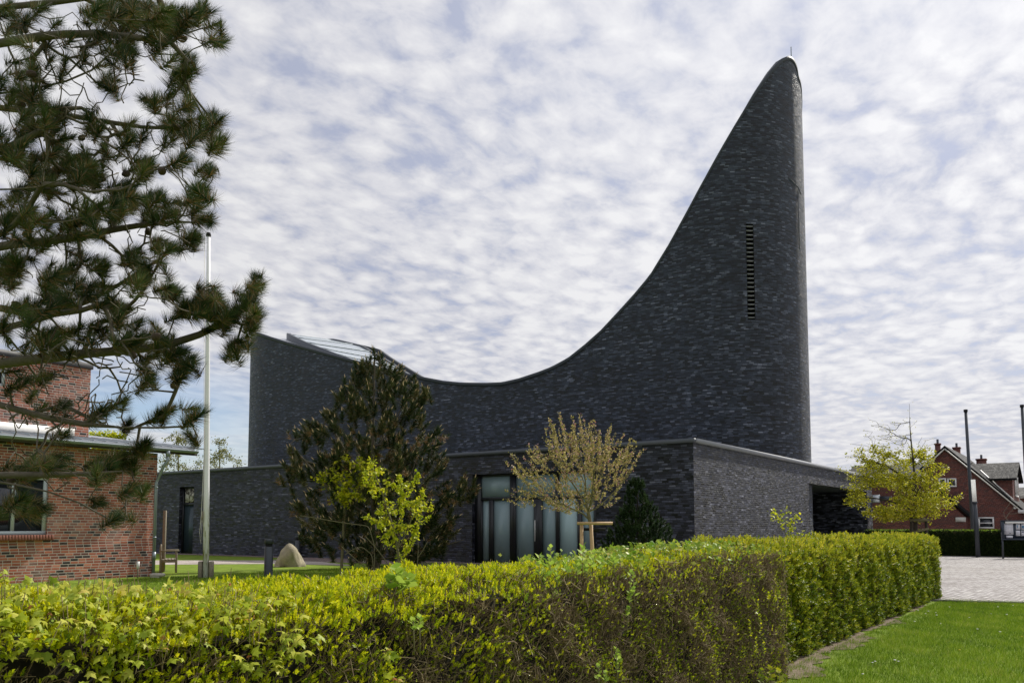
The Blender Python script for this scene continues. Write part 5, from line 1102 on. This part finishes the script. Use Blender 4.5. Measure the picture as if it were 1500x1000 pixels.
broad('hornbeam', 'young wind-bent tree, bare on top and yellow-green below, beyond the hedge end', 'tree', (1341, 785), YR, [(1341, 785), (1341, 750), (1340, 700), (1336, 660), (1333, 630), (1332, 591)],
      [[(1340, 720), (1320, 695), (1295, 680), (1265, 672)], [(1340, 730), (1360, 715), (1380, 712)], [(1341, 750), (1320, 738), (1290, 730), (1262, 728)], [(1341, 748), (1365, 742), (1390, 740)], [(1337, 675), (1348, 660), (1356, 645)], [(1340, 735, 0), (1335, 715, 1.2)], [(1340, 735, 0), (1345, 715, -1.2)]],
      rws, (lambda tips, b: unit(up_out(1.0, .12, .15)(tips, b)+V(-.45, 0, .05))), M['bark_dark'], .0055, .46, .11, rt_leaves, None, .2, .03, ext=(.15, .5))
t = thing('tree_support', at(1341, 785, YR)*V(1, 1, 0), 'dark old wooden tree support of posts and crossbars around the wind-bent tree trunk', 'tree support')
zc1_ = at(1341, 761, YR)[2]; hw_ = .32
for dx, dy in ((-hw_, -hw_), (hw_, -hw_), (0, hw_)):
    g = Geo(); c = at(1341, 785, YR)*V(1, 1, 0)+V(dx, dy, 0); g.tube([c, c+V(-dx*.1, 0, zc1_+.1)], .055, 10); g.build('post', M['bark_dark'], t)
g = Geo(); c = at(1341, 761, YR); g.tube([c+V(-hw_-.08, -hw_-.06, 0), c+V(hw_+.08, -hw_-.06, 0)], .06, 10); g.tube([c+V(-hw_, -hw_, -.05), c+V(0, hw_, -.05)], .05, 8); g.tube([c+V(hw_, -hw_, -.05), c+V(0, hw_, -.05)], .05, 8); g.tube([c+V(-hw_-.0, -hw_-.06, -.5), c+V(hw_, -hw_-.06, -.35)], .045, 8); g.build('crossbar', M['bark_green'], t)
# rose-like shrub sticking up behind the hedge in front of the grey wall
YQ = 21.0
broad('rose_bush', 'thin rose bush with few leaf tufts before the grey wing wall', 'shrub', (1157, 800), YQ, [(1157, 800), (1158, 780), (1159, 765)], [[(1157, 800), (1148, 770), (1133, 752)], [(1158, 800), (1172, 790), (1180, 776)]], [(1129, 748, 0), (1141, 757, 0), (1155, 744, 0), (1166, 755, .1), (1150, 760, -.1), (1160, 772, 0), (1181, 773, 0), (1145, 780, 0), (1168, 757, 0)], up_out(.3, .8), M['bark_green'], .006, .5, .018, spring_leaves(46, .05, .09, .012, clus=5, spread=.045), None, .12, .012)
# trees beyond the wing
def fartree(label, px, Y, rows, n_tip, n_leaf, s0, s1, mt_='fartree', lean=0, r_tip=.012):
    top = rows[0]; cx = (top[1]+top[2])/2
    return broad('deciduous_tree', label, 'tree', (px, 770), Y, [(px, 770), (px, 720), (cx, (rows[0][0]+rows[-1][0])/2), (cx, rows[0][0]+8)], [], rows_tips(rows, n_tip, .8, Y), up_out(.5, .7, .2), M['bark_green'], r_tip, .5, .2, spring_leaves(n_leaf, s0, s1, .05, mt_, 2, .15), None, .6, .1, 'trees beyond the low wing')
fartree('sparse spring tree beyond the wing roof, just left of the white flagpole', 262, 74, [(632, 250, 272), (650, 232, 290), (675, 228, 300), (700, 225, 300)], 90, 900, .10, .2)
fartree('sparse spring tree beyond the wing roof, right of the white flagpole', 325, 78, [(640, 312, 330), (655, 300, 342), (675, 292, 358), (700, 290, 352)], 90, 900, .10, .2)
fartree('yellow-leaved tree showing between the two roofs of the brick house', 160, 60, [(625, 140, 175), (640, 120, 190), (680, 120, 190)], 60, 1300, .14, .24, 'spring')
fartree('rounded green tree beyond the far end of the low wing', 1275, 78, [(680, 1262, 1290), (688, 1235, 1315), (705, 1228, 1330), (740, 1230, 1330)], 90, 5200, .18, .34, 'farold', r_tip=.02)
# bare climber on the gable house wall
b = HP(hp(1482, 770)[0], 0, -.5); t = thing('bare_bush', b, 'bare twiggy bush against the gabled house wall above the notice board', 'shrub'); T = Tree(); T.skel([b, HP(hp(1482, 762)[0], 1.9, -.4)], .3, root=True)
tp = np.array([HP(hp(x_, y_)[0], hp(x_, y_)[1], -.35) for x_, y_ in [(1476, 742), (1480, 735), (1484, 745), (1491, 738), (1494, 748), (1471, 750), (1487, 752), (1478, 752), (1474, 758)]]); T.grow(tp, unit(np.tile(V(0, 0, 1), (len(tp), 1))), .2, .04); g = Geo(); T.tubes(g, .018, .5, .06, (4, 4, 4)); g.build('stems', M['grey_wood'], t)
# ---------------------------------------------------------------- hedges
def wob2(a, b_): return np.sin(a*2.3+1.1*np.sin(b_*3.1))*.5+np.sin(a*5.7+b_*4.3)*.3+np.sin(a*11.3-b_*7.7)*.2
def hedge_pts(n_, c0, c1, w0, w1, H, part):
    """random points on the clipped surface -> position and outward normal"""
    if part == 'top':
        c = rng.uniform(c0, c1, n_); w_ = rng.uniform(w0, w1, n_); edge = np.minimum(c-c0, c1-c); z = H(w_, c)-.10*np.exp(-(edge/.10)**2)+.05*wob2(w_*2.3, c*4)+.02*wob2(w_*9, c*11)
        nn_ = np.tile(V(0, 0, 1), (n_, 1))+((c-(c0+c1)/2)/(c1-c0)*.8)[:, None]*E1
    else:
        sgn = 1 if part == 'front' else -1; w_ = rng.uniform(w0, w1, n_); u = rng.random(n_); h = H(w_, (c1 if sgn > 0 else c0)+0*w_); z = u*h
        c = (c1 if sgn > 0 else c0)+sgn*(.05*wob2(w_*1.3, z*2.5)-.10*np.maximum(0, u-.85)/.15*.9-.03); nn_ = np.tile(E1*sgn, (n_, 1))+V(0, 0, .35)*u[:, None]
    if part == 'end':
        c = rng.uniform(c0, c1, n_); z = rng.random(n_)*H(np.full(n_, w1), c); w_ = w1+.05*wob2(c*3, z*2.5)-.12*np.maximum(0, z/1.4-.85)*5; nn_ = np.tile(E2, (n_, 1))+V(0, 0, .3)
    return c[:, None]*E1+w_[:, None]*E2+z[:, None]*UP, unit(nn_), c, w_, z
def hedge_shade_core(H, c0, c1, w0, w1, ins=.17):
    g = Geo(); ws = np.linspace(w0+ins, w1-ins, 30)
    r0 = [[c0*1.0+ins, 0], [c0+ins, None], [c1-ins, None], [c1-ins, 0]]
    vs = []
    for w_ in ws:
        h = float(H(np.array([w_]), np.array([(c0+c1)/2]))[0])-ins
        for c, z in r0: vs.append(cw(c, w_, h if z is None else 0))
    fc = [(i_*4+k, i_*4+k+1, i_*4+k+5, i_*4+k+4) for i_ in range(len(ws)-1) for k in range(3)]
    g.add(vs, fc); g.add(vs[:4], [[0, 1, 2, 3]]); g.add(vs[-4:], [[0, 1, 2, 3]]); return g
def put_sprigs(g, P_, N_, size, tmpl, upw=.7, nz=.35, rnd=None, ins=.02, lo=0.0):
    d = unit(N_*(1-upw)+V(0, 0, upw)+rng.normal(0, nz, P_.shape)); X_, Y_, Z_ = frames(d, rng.random(len(P_))*6.28)
    r_ = np.clip(rng.normal(.5, .22, len(P_)), 0, .999) if rnd is None else rnd
    g.inst(tmpl[0], tmpl[1], P_-N_*ins, bas(X_, Y_, Z_, size, size, size), r_)
def put_twigs(g, P_, N_, L, r_, upw=.4, nz=.5, inside=.12):
    d = unit(N_*.5+V(0, 0, upw)+rng.normal(0, nz, P_.shape)); X_, Y_, Z_ = frames(d, rng.random(len(P_))*6.28)
    g.inst(PR_V*V(1, 1, 1), PR_F, P_-N_*inside*rng.random(len(P_))[:, None]-d*(L*.6)[:, None], bas(X_, Y_, Z_, r_, L, r_), np.clip(rng.beta(2, 2.4, len(P_)), 0, .999))
SP4 = sprig(4, 1.0, .55, .30, .42); SP3 = sprig(3, 1.0, .7, .34, .5)
HA_ = lambda w_, c: 1.345+.045*np.exp(-((w_-8.6)/1.7)**2)+.02*np.sin(w_*1.9)+.012*np.sin(w_*4.7)
cB, cF, wS, wE = -4.0, -2.92, -.9, 9.45
ph_ = thing('privet_hedge', cw(-3.4, 4, 0), 'long foreground hedge, bright yellow on top and brown and twiggy on its face', 'hedge')
hedge_shade_core(HA_, cB, cF, wS, wE).build('shade_core', M['shade_core'], ph_)
brown = lambda w_: np.clip((w_-2.2)/2.6, 0, 1)
g = Geo(); P_, N_, c, w_, z = hedge_pts(38000, cB, cF, 1.2, wE, HA_, 'top')
edge = (c-cF+.22)/.2; dens_ = np.where(w_ > 3.0, np.clip(1-brown(w_)*np.clip(edge+.3, 0, 1)*.96, .05, 1), 1.0); dens_ *= np.clip(1.15-.35*(wob2(w_*2, c*4)+.4), .3, 1); keep = rng.random(len(P_)) < dens_*np.where(w_ > 7, .6, 1)*np.where((w_ > 8) & (c > -3.5), .35, 1)
P_, N_, w_, c = P_[keep], N_[keep], w_[keep], c[keep]; put_sprigs(g, P_, N_, rng.uniform(.028, .062, len(P_)), SP4, .75, .30, ins=.04)
for part, n_ in (('front', 40000), ('back', 5000), ('end', 1500)):
    P_, N_, c, w_, z = hedge_pts(n_, cB, cF, 1.0 if part != 'end' else wS, wE, HA_, part)
    h = z/1.35
    clump = wob2(w_*3.3+z*2, z*4.1)
    if part == 'front': dens_ = np.where(w_ < 2.4, .75, np.clip(.62-.5*brown(w_), .10, 1)+.38*np.clip((h-.86)/.14, 0, 1)*(1-.75*brown(w_)))*np.clip(.55+.8*clump, .12, 1.2)
    else: dens_ = np.full(n_, .7)
    keep = rng.random(n_) < dens_; P_, N_, w_ = P_[keep], N_[keep], w_[keep]
    put_sprigs(g, P_+N_*rng.uniform(-.10, .04, (len(P_), 1)), N_, rng.uniform(.028, .065, len(P_))*np.where(w_ > 4.5, .7, 1), SP4, .62, .38)
P_, N_, c, w_, z = hedge_pts(34000, cB, cF, 2.0, wE, HA_, 'front'); keep = rng.random(len(P_)) < np.clip(.35+.55*wob2(w_*2.7+3, z*2.9), .06, .8); P_, N_ = P_[keep], N_[keep]
put_sprigs(g, P_+N_*rng.uniform(-.08, .03, (len(P_), 1)), N_, rng.uniform(.014, .036, len(P_)), SP3, .45, .5, rnd=np.clip(rng.normal(.25, .2, len(P_)), 0, .99))
g.build('leaves', M['privet'], ph_)
g = Geo()
for part, n_ in (('front', 80000), ('top', 14000), ('back', 5000), ('end', 5000)):
    P_, N_, c, w_, z = hedge_pts(n_, cB, cF, wS, wE, HA_, part)
    kp = rng.random(n_) < (.35+.65*brown(w_) if part != 'top' else .4+.6*brown(w_))*np.clip(.55+.75*wob2(w_*4.1+z*3, z*5.3), .10, 1); P_, N_, w_ = P_[kp], N_[kp], w_[kp]
    L = rng.uniform(.04, .15, len(P_)); put_twigs(g, P_, N_, L, rng.uniform(.0010, .0026, len(P_)), .45, .5, .07)
g.build('twigs', M['twig'], ph_)
# maple shoots growing through the left end
def maple(name, label, n_, region, size, nz=.35):
    g = Geo(); P_, N_, w_ = region(n_); t = thing(name, P_.mean(0)*V(1, 1, 0), label, 'shrub')
    hang = unit(N_*.75+V(0, 0, -.35)+rng.normal(0, nz, P_.shape)); 
    up_ = unit(V(0, 0, 1)+N_*.3+rng.normal(0, .45, P_.shape)); X_ = unit(np.cross(hang, up_)); Z_ = np.cross(X_, hang)
    s_ = rng.uniform(size*.55, size*1.1, len(P_)); r_ = np.clip(rng.beta(2.2, 2.6, len(P_)), 0, .88); young = rng.random(len(P_)) < .09; r_ = np.where(young, .9+.09*rng.random(len(P_)), r_); s_ = np.where(young, s_*.55, s_)
    g.inst(MAP_V, MAP_F, P_, bas(X_, hang, Z_, s_*1.05, s_, s_), r_); k = max(3, len(P_)//4); L0 = sum(len(x) for x in g.f); put_twigs(g, P_[:k], N_[:k], rng.uniform(.06, .16, k), rng.uniform(.0012, .002, k), .8, .3, .0); g.mi[-1] = 1; g.build('leafy_stems', [M['maple'], M['twig']], t); return t
def reg_top(n_):
    P_, N_, c, w_, z = hedge_pts(n_, cB, cF+.02, -.5, 2.55, HA_, 'top'); m1 = rng.random(n_) < np.clip((2.75-w_)*2.2, 0, 1)
    P_[:, 2] += rng.uniform(-.05, .035, n_)+.035*np.maximum(0, wob2(w_*3, c*3)); P2_, N2, c2, w2, z2 = hedge_pts(n_, cB, cF, -.5, 2.45, HA_, 'front'); m2 = (rng.random(n_) < np.clip((z2-1.04+.12*wob2(w2*2.2, 0*w2))/.16, 0, 1)*.8)
    P2_ = P2_+N2*rng.uniform(-.03, .05, (n_, 1)); return np.concatenate([P_[m1], P2_[m2]]), np.concatenate([N_[m1], N2[m2]]), None
maple('field_maple', 'lobed yellow-green and reddish maple leaves spilling over the left end of the hedge', 4200, reg_top, .046)
def blob_reg(cs):
    def f(n_):
        Ps = [];
        for px, py, rx, ry, k in cs:
            a = rng.normal(0, .5, (k, 2)); Ps += [plane(px+x*rx, py+y*ry, cF+.02+rng.uniform(-.03, .05)) for x, y in a]
        Ps = np.array(Ps); return Ps, np.tile(E1+V(0, 0, .3), (len(Ps), 1)), None
    return f
maple('field_maple', 'small cluster of lobed maple leaves low on the hedge, right of the larger patch', 0, blob_reg([(425, 940, 18, 22, 34), (410, 965, 14, 14, 12), (460, 938, 12, 14, 4), (360, 975, 26, 16, 12)]), .055)
maple('field_maple', 'a few lobed leaves at the very bottom of the hedge face, left of centre', 0, blob_reg([(570, 955, 14, 8, 9), (575, 992, 12, 6, 5)]), .05)
# upright leafy shoots
def shoots(label, cs, size, mt_='privet', n_l=9, name='leafy_shoot', hl=.16, wid=1.5, c_at=None):
    base = None; g = Geo(); gs = Geo()
    for (px, py, hpx) in cs:
        cpl = c_at if c_at is not None else cF-.1
        p0 = plane(px, py, cpl); p1 = plane(px+rng.uniform(-3, 3), py-hpx, cpl); 
        if base is None: base = p0*V(1, 1, 0)
        n_ = n_l; u = np.linspace(.15, 1, n_)[:, None]; Q = p0*(1-u)+p1*u; a = np.arange(n_)*2.4+rng.random()*6; d = unit(np.stack([np.cos(a), np.sin(a), .55+.8*u[:, 0]], 1)); X_, Y_, Z_ = frames(d, rng.normal(0, .3, n_)); s_ = size*rng.uniform(.8, 1.15, n_)*(1.1-.35*u[:, 0])
        g.inst(LEAF_V, LEAF_F, Q, bas(X_, Y_, Z_, s_*wid, s_, s_), rng.random(n_)*.8+.1); g.tube([p0-V(0, 0, .1), p1], [.004, .002], 4, mi=1)
    t = thing(name, base, label, 'shoots'); g.build('leafy_stems', [M[mt_], M['bark_green']], t)
M['fresh'] = leaf_mat('fresh_shoot_leaves', [(0, (.20, .34, .04)), (.5, (.36, .50, .07)), (1, (.50, .60, .12))], .4, .6, .2)
shoots('tall fresh shoots with pale green leaves rising from the hedge top, right of centre', [(789, 852, 38), (805, 850, 48), (797, 868, 30), (815, 860, 30), (800, 880, 26), (852, 828, 28), (868, 835, 26), (880, 840, 24), (845, 845, 22), (830, 842, 20), (900, 830, 16), (860, 850, 22), (812, 882, 20)], .058, 'fresh')
shoots('fresh shoot with round pale leaves on the brown hedge face below the dwarf conifer', [(925, 880, 42), (930, 878, 36), (921, 885, 20), (918, 905, 14)], .05, 'fresh', 7, c_at=cF+.03)
shoots('cluster of broad bright green leaves on the hedge top below the middle pine', [(578, 862, 30), (590, 865, 26), (572, 868, 20), (600, 866, 20), (585, 875, 20)], .062, 'fresh', 7, wid=2.6)
shoots('fresh green shoots low on the hedge face near the bottom of the picture', [(877, 998, 26), (905, 990, 40), (905, 975, 20), (885, 1000, 16)], .045, 'fresh', 8, c_at=cF+.04)
shoots('single fresh green shoot on the leafy hedge face, below the middle pine', [(615, 930, 26), (607, 927, 20)], .045, 'fresh', 8, c_at=cF+.04)
shoots('dark glossy broad leaves at the foot of the hedge corner', [(1115, 1003, 22), (1130, 1000, 26), (1142, 1003, 24), (1122, 1008, 20), (1150, 1008, 18)], .07, 'privet_green', 7, wid=2.2, c_at=cF+.06)
shoots('bright leafy twigs on the brown hedge face near its right end', [(1110, 905, 26), (1115, 940, 40), (1100, 935, 26), (1120, 960, 22), (1108, 960, 26), (1125, 880, 12), (1135, 882, 10)], .035, 'privet', 11, c_at=cF+.05)
# honeysuckle-like growth on top near the corner
g = Geo(); P_, N_, c, w_, z = hedge_pts(5200, cB, cF-.05, 5.2, 9.5, HA_, 'top'); P_[:, 2] += .03+rng.uniform(-.04, .04, len(P_)); kp = rng.random(len(P_)) < np.clip(.55+.7*wob2(w_*1.5, c*2), .1, 1)*np.clip((w_-5)/1.2, 0, 1)*np.where(c > -3.2, .35, 1); P_, N_ = P_[kp], N_[kp]
t = thing('honeysuckle', P_.mean(0)*V(1, 1, 0), 'mid-green leafy climber covering the hedge top towards the corner', 'climber'); d = unit(N_*.3+rng.normal(0, .5, P_.shape)); X_, Y_, Z_ = frames(d, rng.normal(0, .5, len(P_))); s_ = rng.uniform(.03, .055, len(P_)); g.inst(LEAF_V, LEAF_F, P_, bas(X_, Y_, Z_, s_*1.8, s_, s_), np.clip(rng.beta(2, 2, len(P_)), 0, .99)); 
M['hsk'] = leaf_mat('climber_leaves', [(0, (.09, .20, .02)), (.5, (.25, .36, .04)), (.85, (.48, .50, .08)), (1, (.50, .36, .12))], .35, .4); g.build('leaves', M['hsk'], t)
# second hedge run towards the square
HB_ = lambda w_, c: 1.375+.03*np.sin(w_*1.3+1)+.015*np.sin(w_*3.9)+.015*wob2(w_*2.1, c*3)
cB2, cF2, wS2, wE2 = -4.3, -3.22, 9.35, 21.6
h2_ = thing('green_hedge', cw(-3.8, 15, 0), 'clipped yellow-green hedge running away from the corner to the paved square', 'hedge'); hedge_shade_core(HB_, cB2, cF2, wS2, wE2).build('shade_core', M['shade_core'], h2_)
g = Geo(); gt_ = Geo()
for part, n_ in (('top', 22000), ('front', 42000), ('back', 7000), ('end', 4500)):
    P_, N_, c, w_, z = hedge_pts(n_, cB2, cF2, wS2, wE2, HB_, part); clump = wob2(w_*4+z, z*3.3)
    dens_ = np.clip(.62+.85*clump-.35*(np.abs(np.sin(w_*2.9+.25*np.sin(z*3)))<.10), .08, 1) if part == 'front' else np.full(n_, .9); keep = rng.random(n_) < dens_; P_, N_, w_, z = P_[keep], N_[keep], w_[keep], z[keep]
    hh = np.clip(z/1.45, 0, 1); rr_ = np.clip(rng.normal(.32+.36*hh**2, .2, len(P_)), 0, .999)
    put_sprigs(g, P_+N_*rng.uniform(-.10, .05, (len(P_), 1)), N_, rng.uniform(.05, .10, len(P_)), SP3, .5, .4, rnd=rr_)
    k = len(P_)//3; put_twigs(gt_, P_[:k], N_[:k], rng.uniform(.08, .3, k), rng.uniform(.0015, .0035, k), .9, .3)
for wk, zk in ((21.65, 1.12), (21.7, 1.05), (21.7, .55), (21.6, .6)):
    for _ in range(16):
        p_ = cw(cF2-.1+rng.uniform(-.1, .1), wk+rng.uniform(0, .3), zk+rng.uniform(-.06, .08)); put_sprigs(g, p_[None]+0, E2[None], .07, SP3, .3, .3)
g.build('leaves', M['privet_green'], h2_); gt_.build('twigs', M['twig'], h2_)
# far hedge along the street
pF = gnd(1400, 814); WF = pF@E2
cFa, cFb = plane(1268, 800, WF, E2)@E1, plane(1560, 800, WF, E2)@E1
h3_ = thing('far_hedge', (cFa+cFb)/2*E1+WF*E2, 'dark green clipped hedge with a bright top across the far side of the square', 'hedge'); HF = EYE+ray(1400, 777.3)[2]/ray(1400, 777.3)[1]*pF[1]
g = Geo(); ctr = (cFa+cFb)/2*E1+(WF+.55)*E2+UP*(HF/2-.06); g.box(ctr, (cFb-cFa-.2, .8, HF-.14), (E1, E2, UP)); g.build('shade_core', M['shade_core'], h3_)
def far_pts(n_, top):
    c = rng.uniform(cFa, cFb, n_)
    if top: w_ = WF+rng.uniform(0, 1.1, n_); z = HF+rng.uniform(-.06, .02, n_); N_ = np.tile(V(0, 0, 1), (n_, 1))
    else: w_ = WF+.04*wob2(c*2, c)+rng.uniform(0, .1, n_); z = rng.uniform(0, HF, n_); N_ = np.tile(-E2, (n_, 1))
    return c[:, None]*E1+w_[:, None]*E2+z[:, None]*UP, N_
g = Geo(); P_, N_ = far_pts(15000, False); put_sprigs(g, P_, N_, rng.uniform(.08, .16, len(P_)), SP3, .4, .5); P_, N_ = far_pts(1500, False); P_ = P_+E2*1.1; put_sprigs(g, P_, -N_, rng.uniform(.08, .16, len(P_)), SP3, .4, .5); g.build('leaves', M['dark_hedge'], h3_)
g = Geo(); P_, N_ = far_pts(5200, True); put_sprigs(g, P_, N_, rng.uniform(.07, .12, len(P_)), SP3, .6, .4); g.build('lit_top', M['hedge_top'], h3_)  # top sprigs coloured as sunlit, same hedge as the dark face
# ---------------------------------------------------------------- grass
def blades(n_, poly_test, box_, h, wd, mt_, name, dens_fn=None):
    x = rng.uniform(box_[0], box_[1], n_); y = rng.uniform(box_[2], box_[3], n_); P_ = np.stack([x, y, np.zeros(n_)], 1); P_ = P_[poly_test(P_)]
    tuft = .6+.5*wob2(P_[:, 0]*1.1, P_[:, 1]*.9)+.35*wob2(P_[:, 0]*3.7, P_[:, 1]*4.1); d = unit(np.stack([rng.normal(0, .38, len(P_)), rng.normal(0, .38, len(P_)), np.ones(len(P_))], 1)); X_, Y_, Z_ = frames(d, rng.random(len(P_))*6.28)
    L = h*rng.uniform(.45, 1.15, len(P_))*np.clip(.75+.4*tuft, .5, 1.3); g = Geo(); g.inst(NDL_V, NDL_F, P_, bas(X_, Y_, Z_, wd, L, 1), np.clip(rng.normal(.28+.34*tuft, .2, len(P_)), 0, .999)); return tag(g.build(name, mt_), kind='stuff')
pxr = lambda P_: 750+F*P_[:, 0]/P_[:, 1]; edge_y = lambda P_: np.interp(pxr(P_), [1340, 1380, 1440, 1560, 1700], [gnd(px, py)[1] for px, py in ((1340, 877), (1380, 879), (1440, 881), (1560, 883.5), (1700, 886))])
def lawn_r(P_):
    c = P_@E1; w_ = P_@E2; soil = np.clip((c+3.0-.05*np.sin(w_*2)+.03*(w_-9))/.55, 0, 1)
    soil = np.where(w_ < 9.5, np.clip((c+2.86)/.3, 0, 1), soil)
    return (c > -3.1) & (P_[:, 1] < edge_y(P_)-.05) & (pxr(P_) < 1600) & (rng.random(len(P_)) < np.clip(.14+.7*(wob2(c*5, w_*3) > .0)+.9*soil**1.3, 0, 1))
blades(420000, lawn_r, (2.5, 14, 8.0, 19), .065, .0048, M['grass'], 'grass')
def lawn_l(P_): c = P_@E1; w_ = P_@E2; return (c < -4.3) & (c > -24.8) & (w_-W0 < -1.2) & (pxr(P_) > 180) & (pxr(P_) < 760) & (P_[:, 1] > 18) & ~((P_[:, 1] > gnd(300, 826.2)[1]) & (P_[:, 1] < gnd(300, 820.4)[1]) & (pxr(P_) < 500))
blades(260000, lawn_l, (-19, 1, 18, 47), .075, .010, M['grass'], 'grass')
# daisies and dandelions
dz = None; spots = [(1345, 898, 0), (1360, 900, 0), (1303, 893, 0), (1356, 903, 0), (1371, 901, 0), (1452, 902, 0), (1484, 890, 0), (1378, 917, 0), (1372, 906, 0), (1432, 927, 0), (1465, 931, 0), (1278, 976, 0), (1282, 975, 0), (1311, 974, 0), (1316, 974.5, 0), (1264, 993, 0), (1462, 893, 0), (1340, 915, 0), (1391, 893, 0), (1475, 905, 0), (1430, 886, 1), (1406, 957, 1), (1497, 937, 1), (1305, 905, 0), (1420, 908, 0), (1230, 912, 0)]
def flower(name, m_):
    g = Geo(); g.tube([(0, 0, 0), (0, 0, .05)], .0016, 4); s_ = g
    return g
protos = {}
for px, py, kd in spots:
    p_ = gnd(px, py)
    if kd not in protos:
        t = thing('daisy' if not kd else 'dandelion', p_, 'tiny white daisy dotted in the right-hand lawn' if not kd else 'tiny yellow dandelion dotted in the right-hand lawn', 'flower', 'daisies in the lawn' if not kd else 'dandelions in the lawn')
        g = Geo(); g.tube([p_, p_+V(0, 0, .055)], .0018, 4); g.build('stem', M['bark_green'], t)
        g = Geo(); g.lathe([(0, .052), (.014, .056), (.015, .06), (0, .063)], p_, 10); g.build('petals', M['daisy'] if not kd else M['dandelion'], t)
        protos[kd] = t
    else: s0_ = protos[kd]; copy_thing(s0_, p_, s0_['label'], s0_['group'], rng.uniform(0, 6), rng.uniform(.8, 1.3))
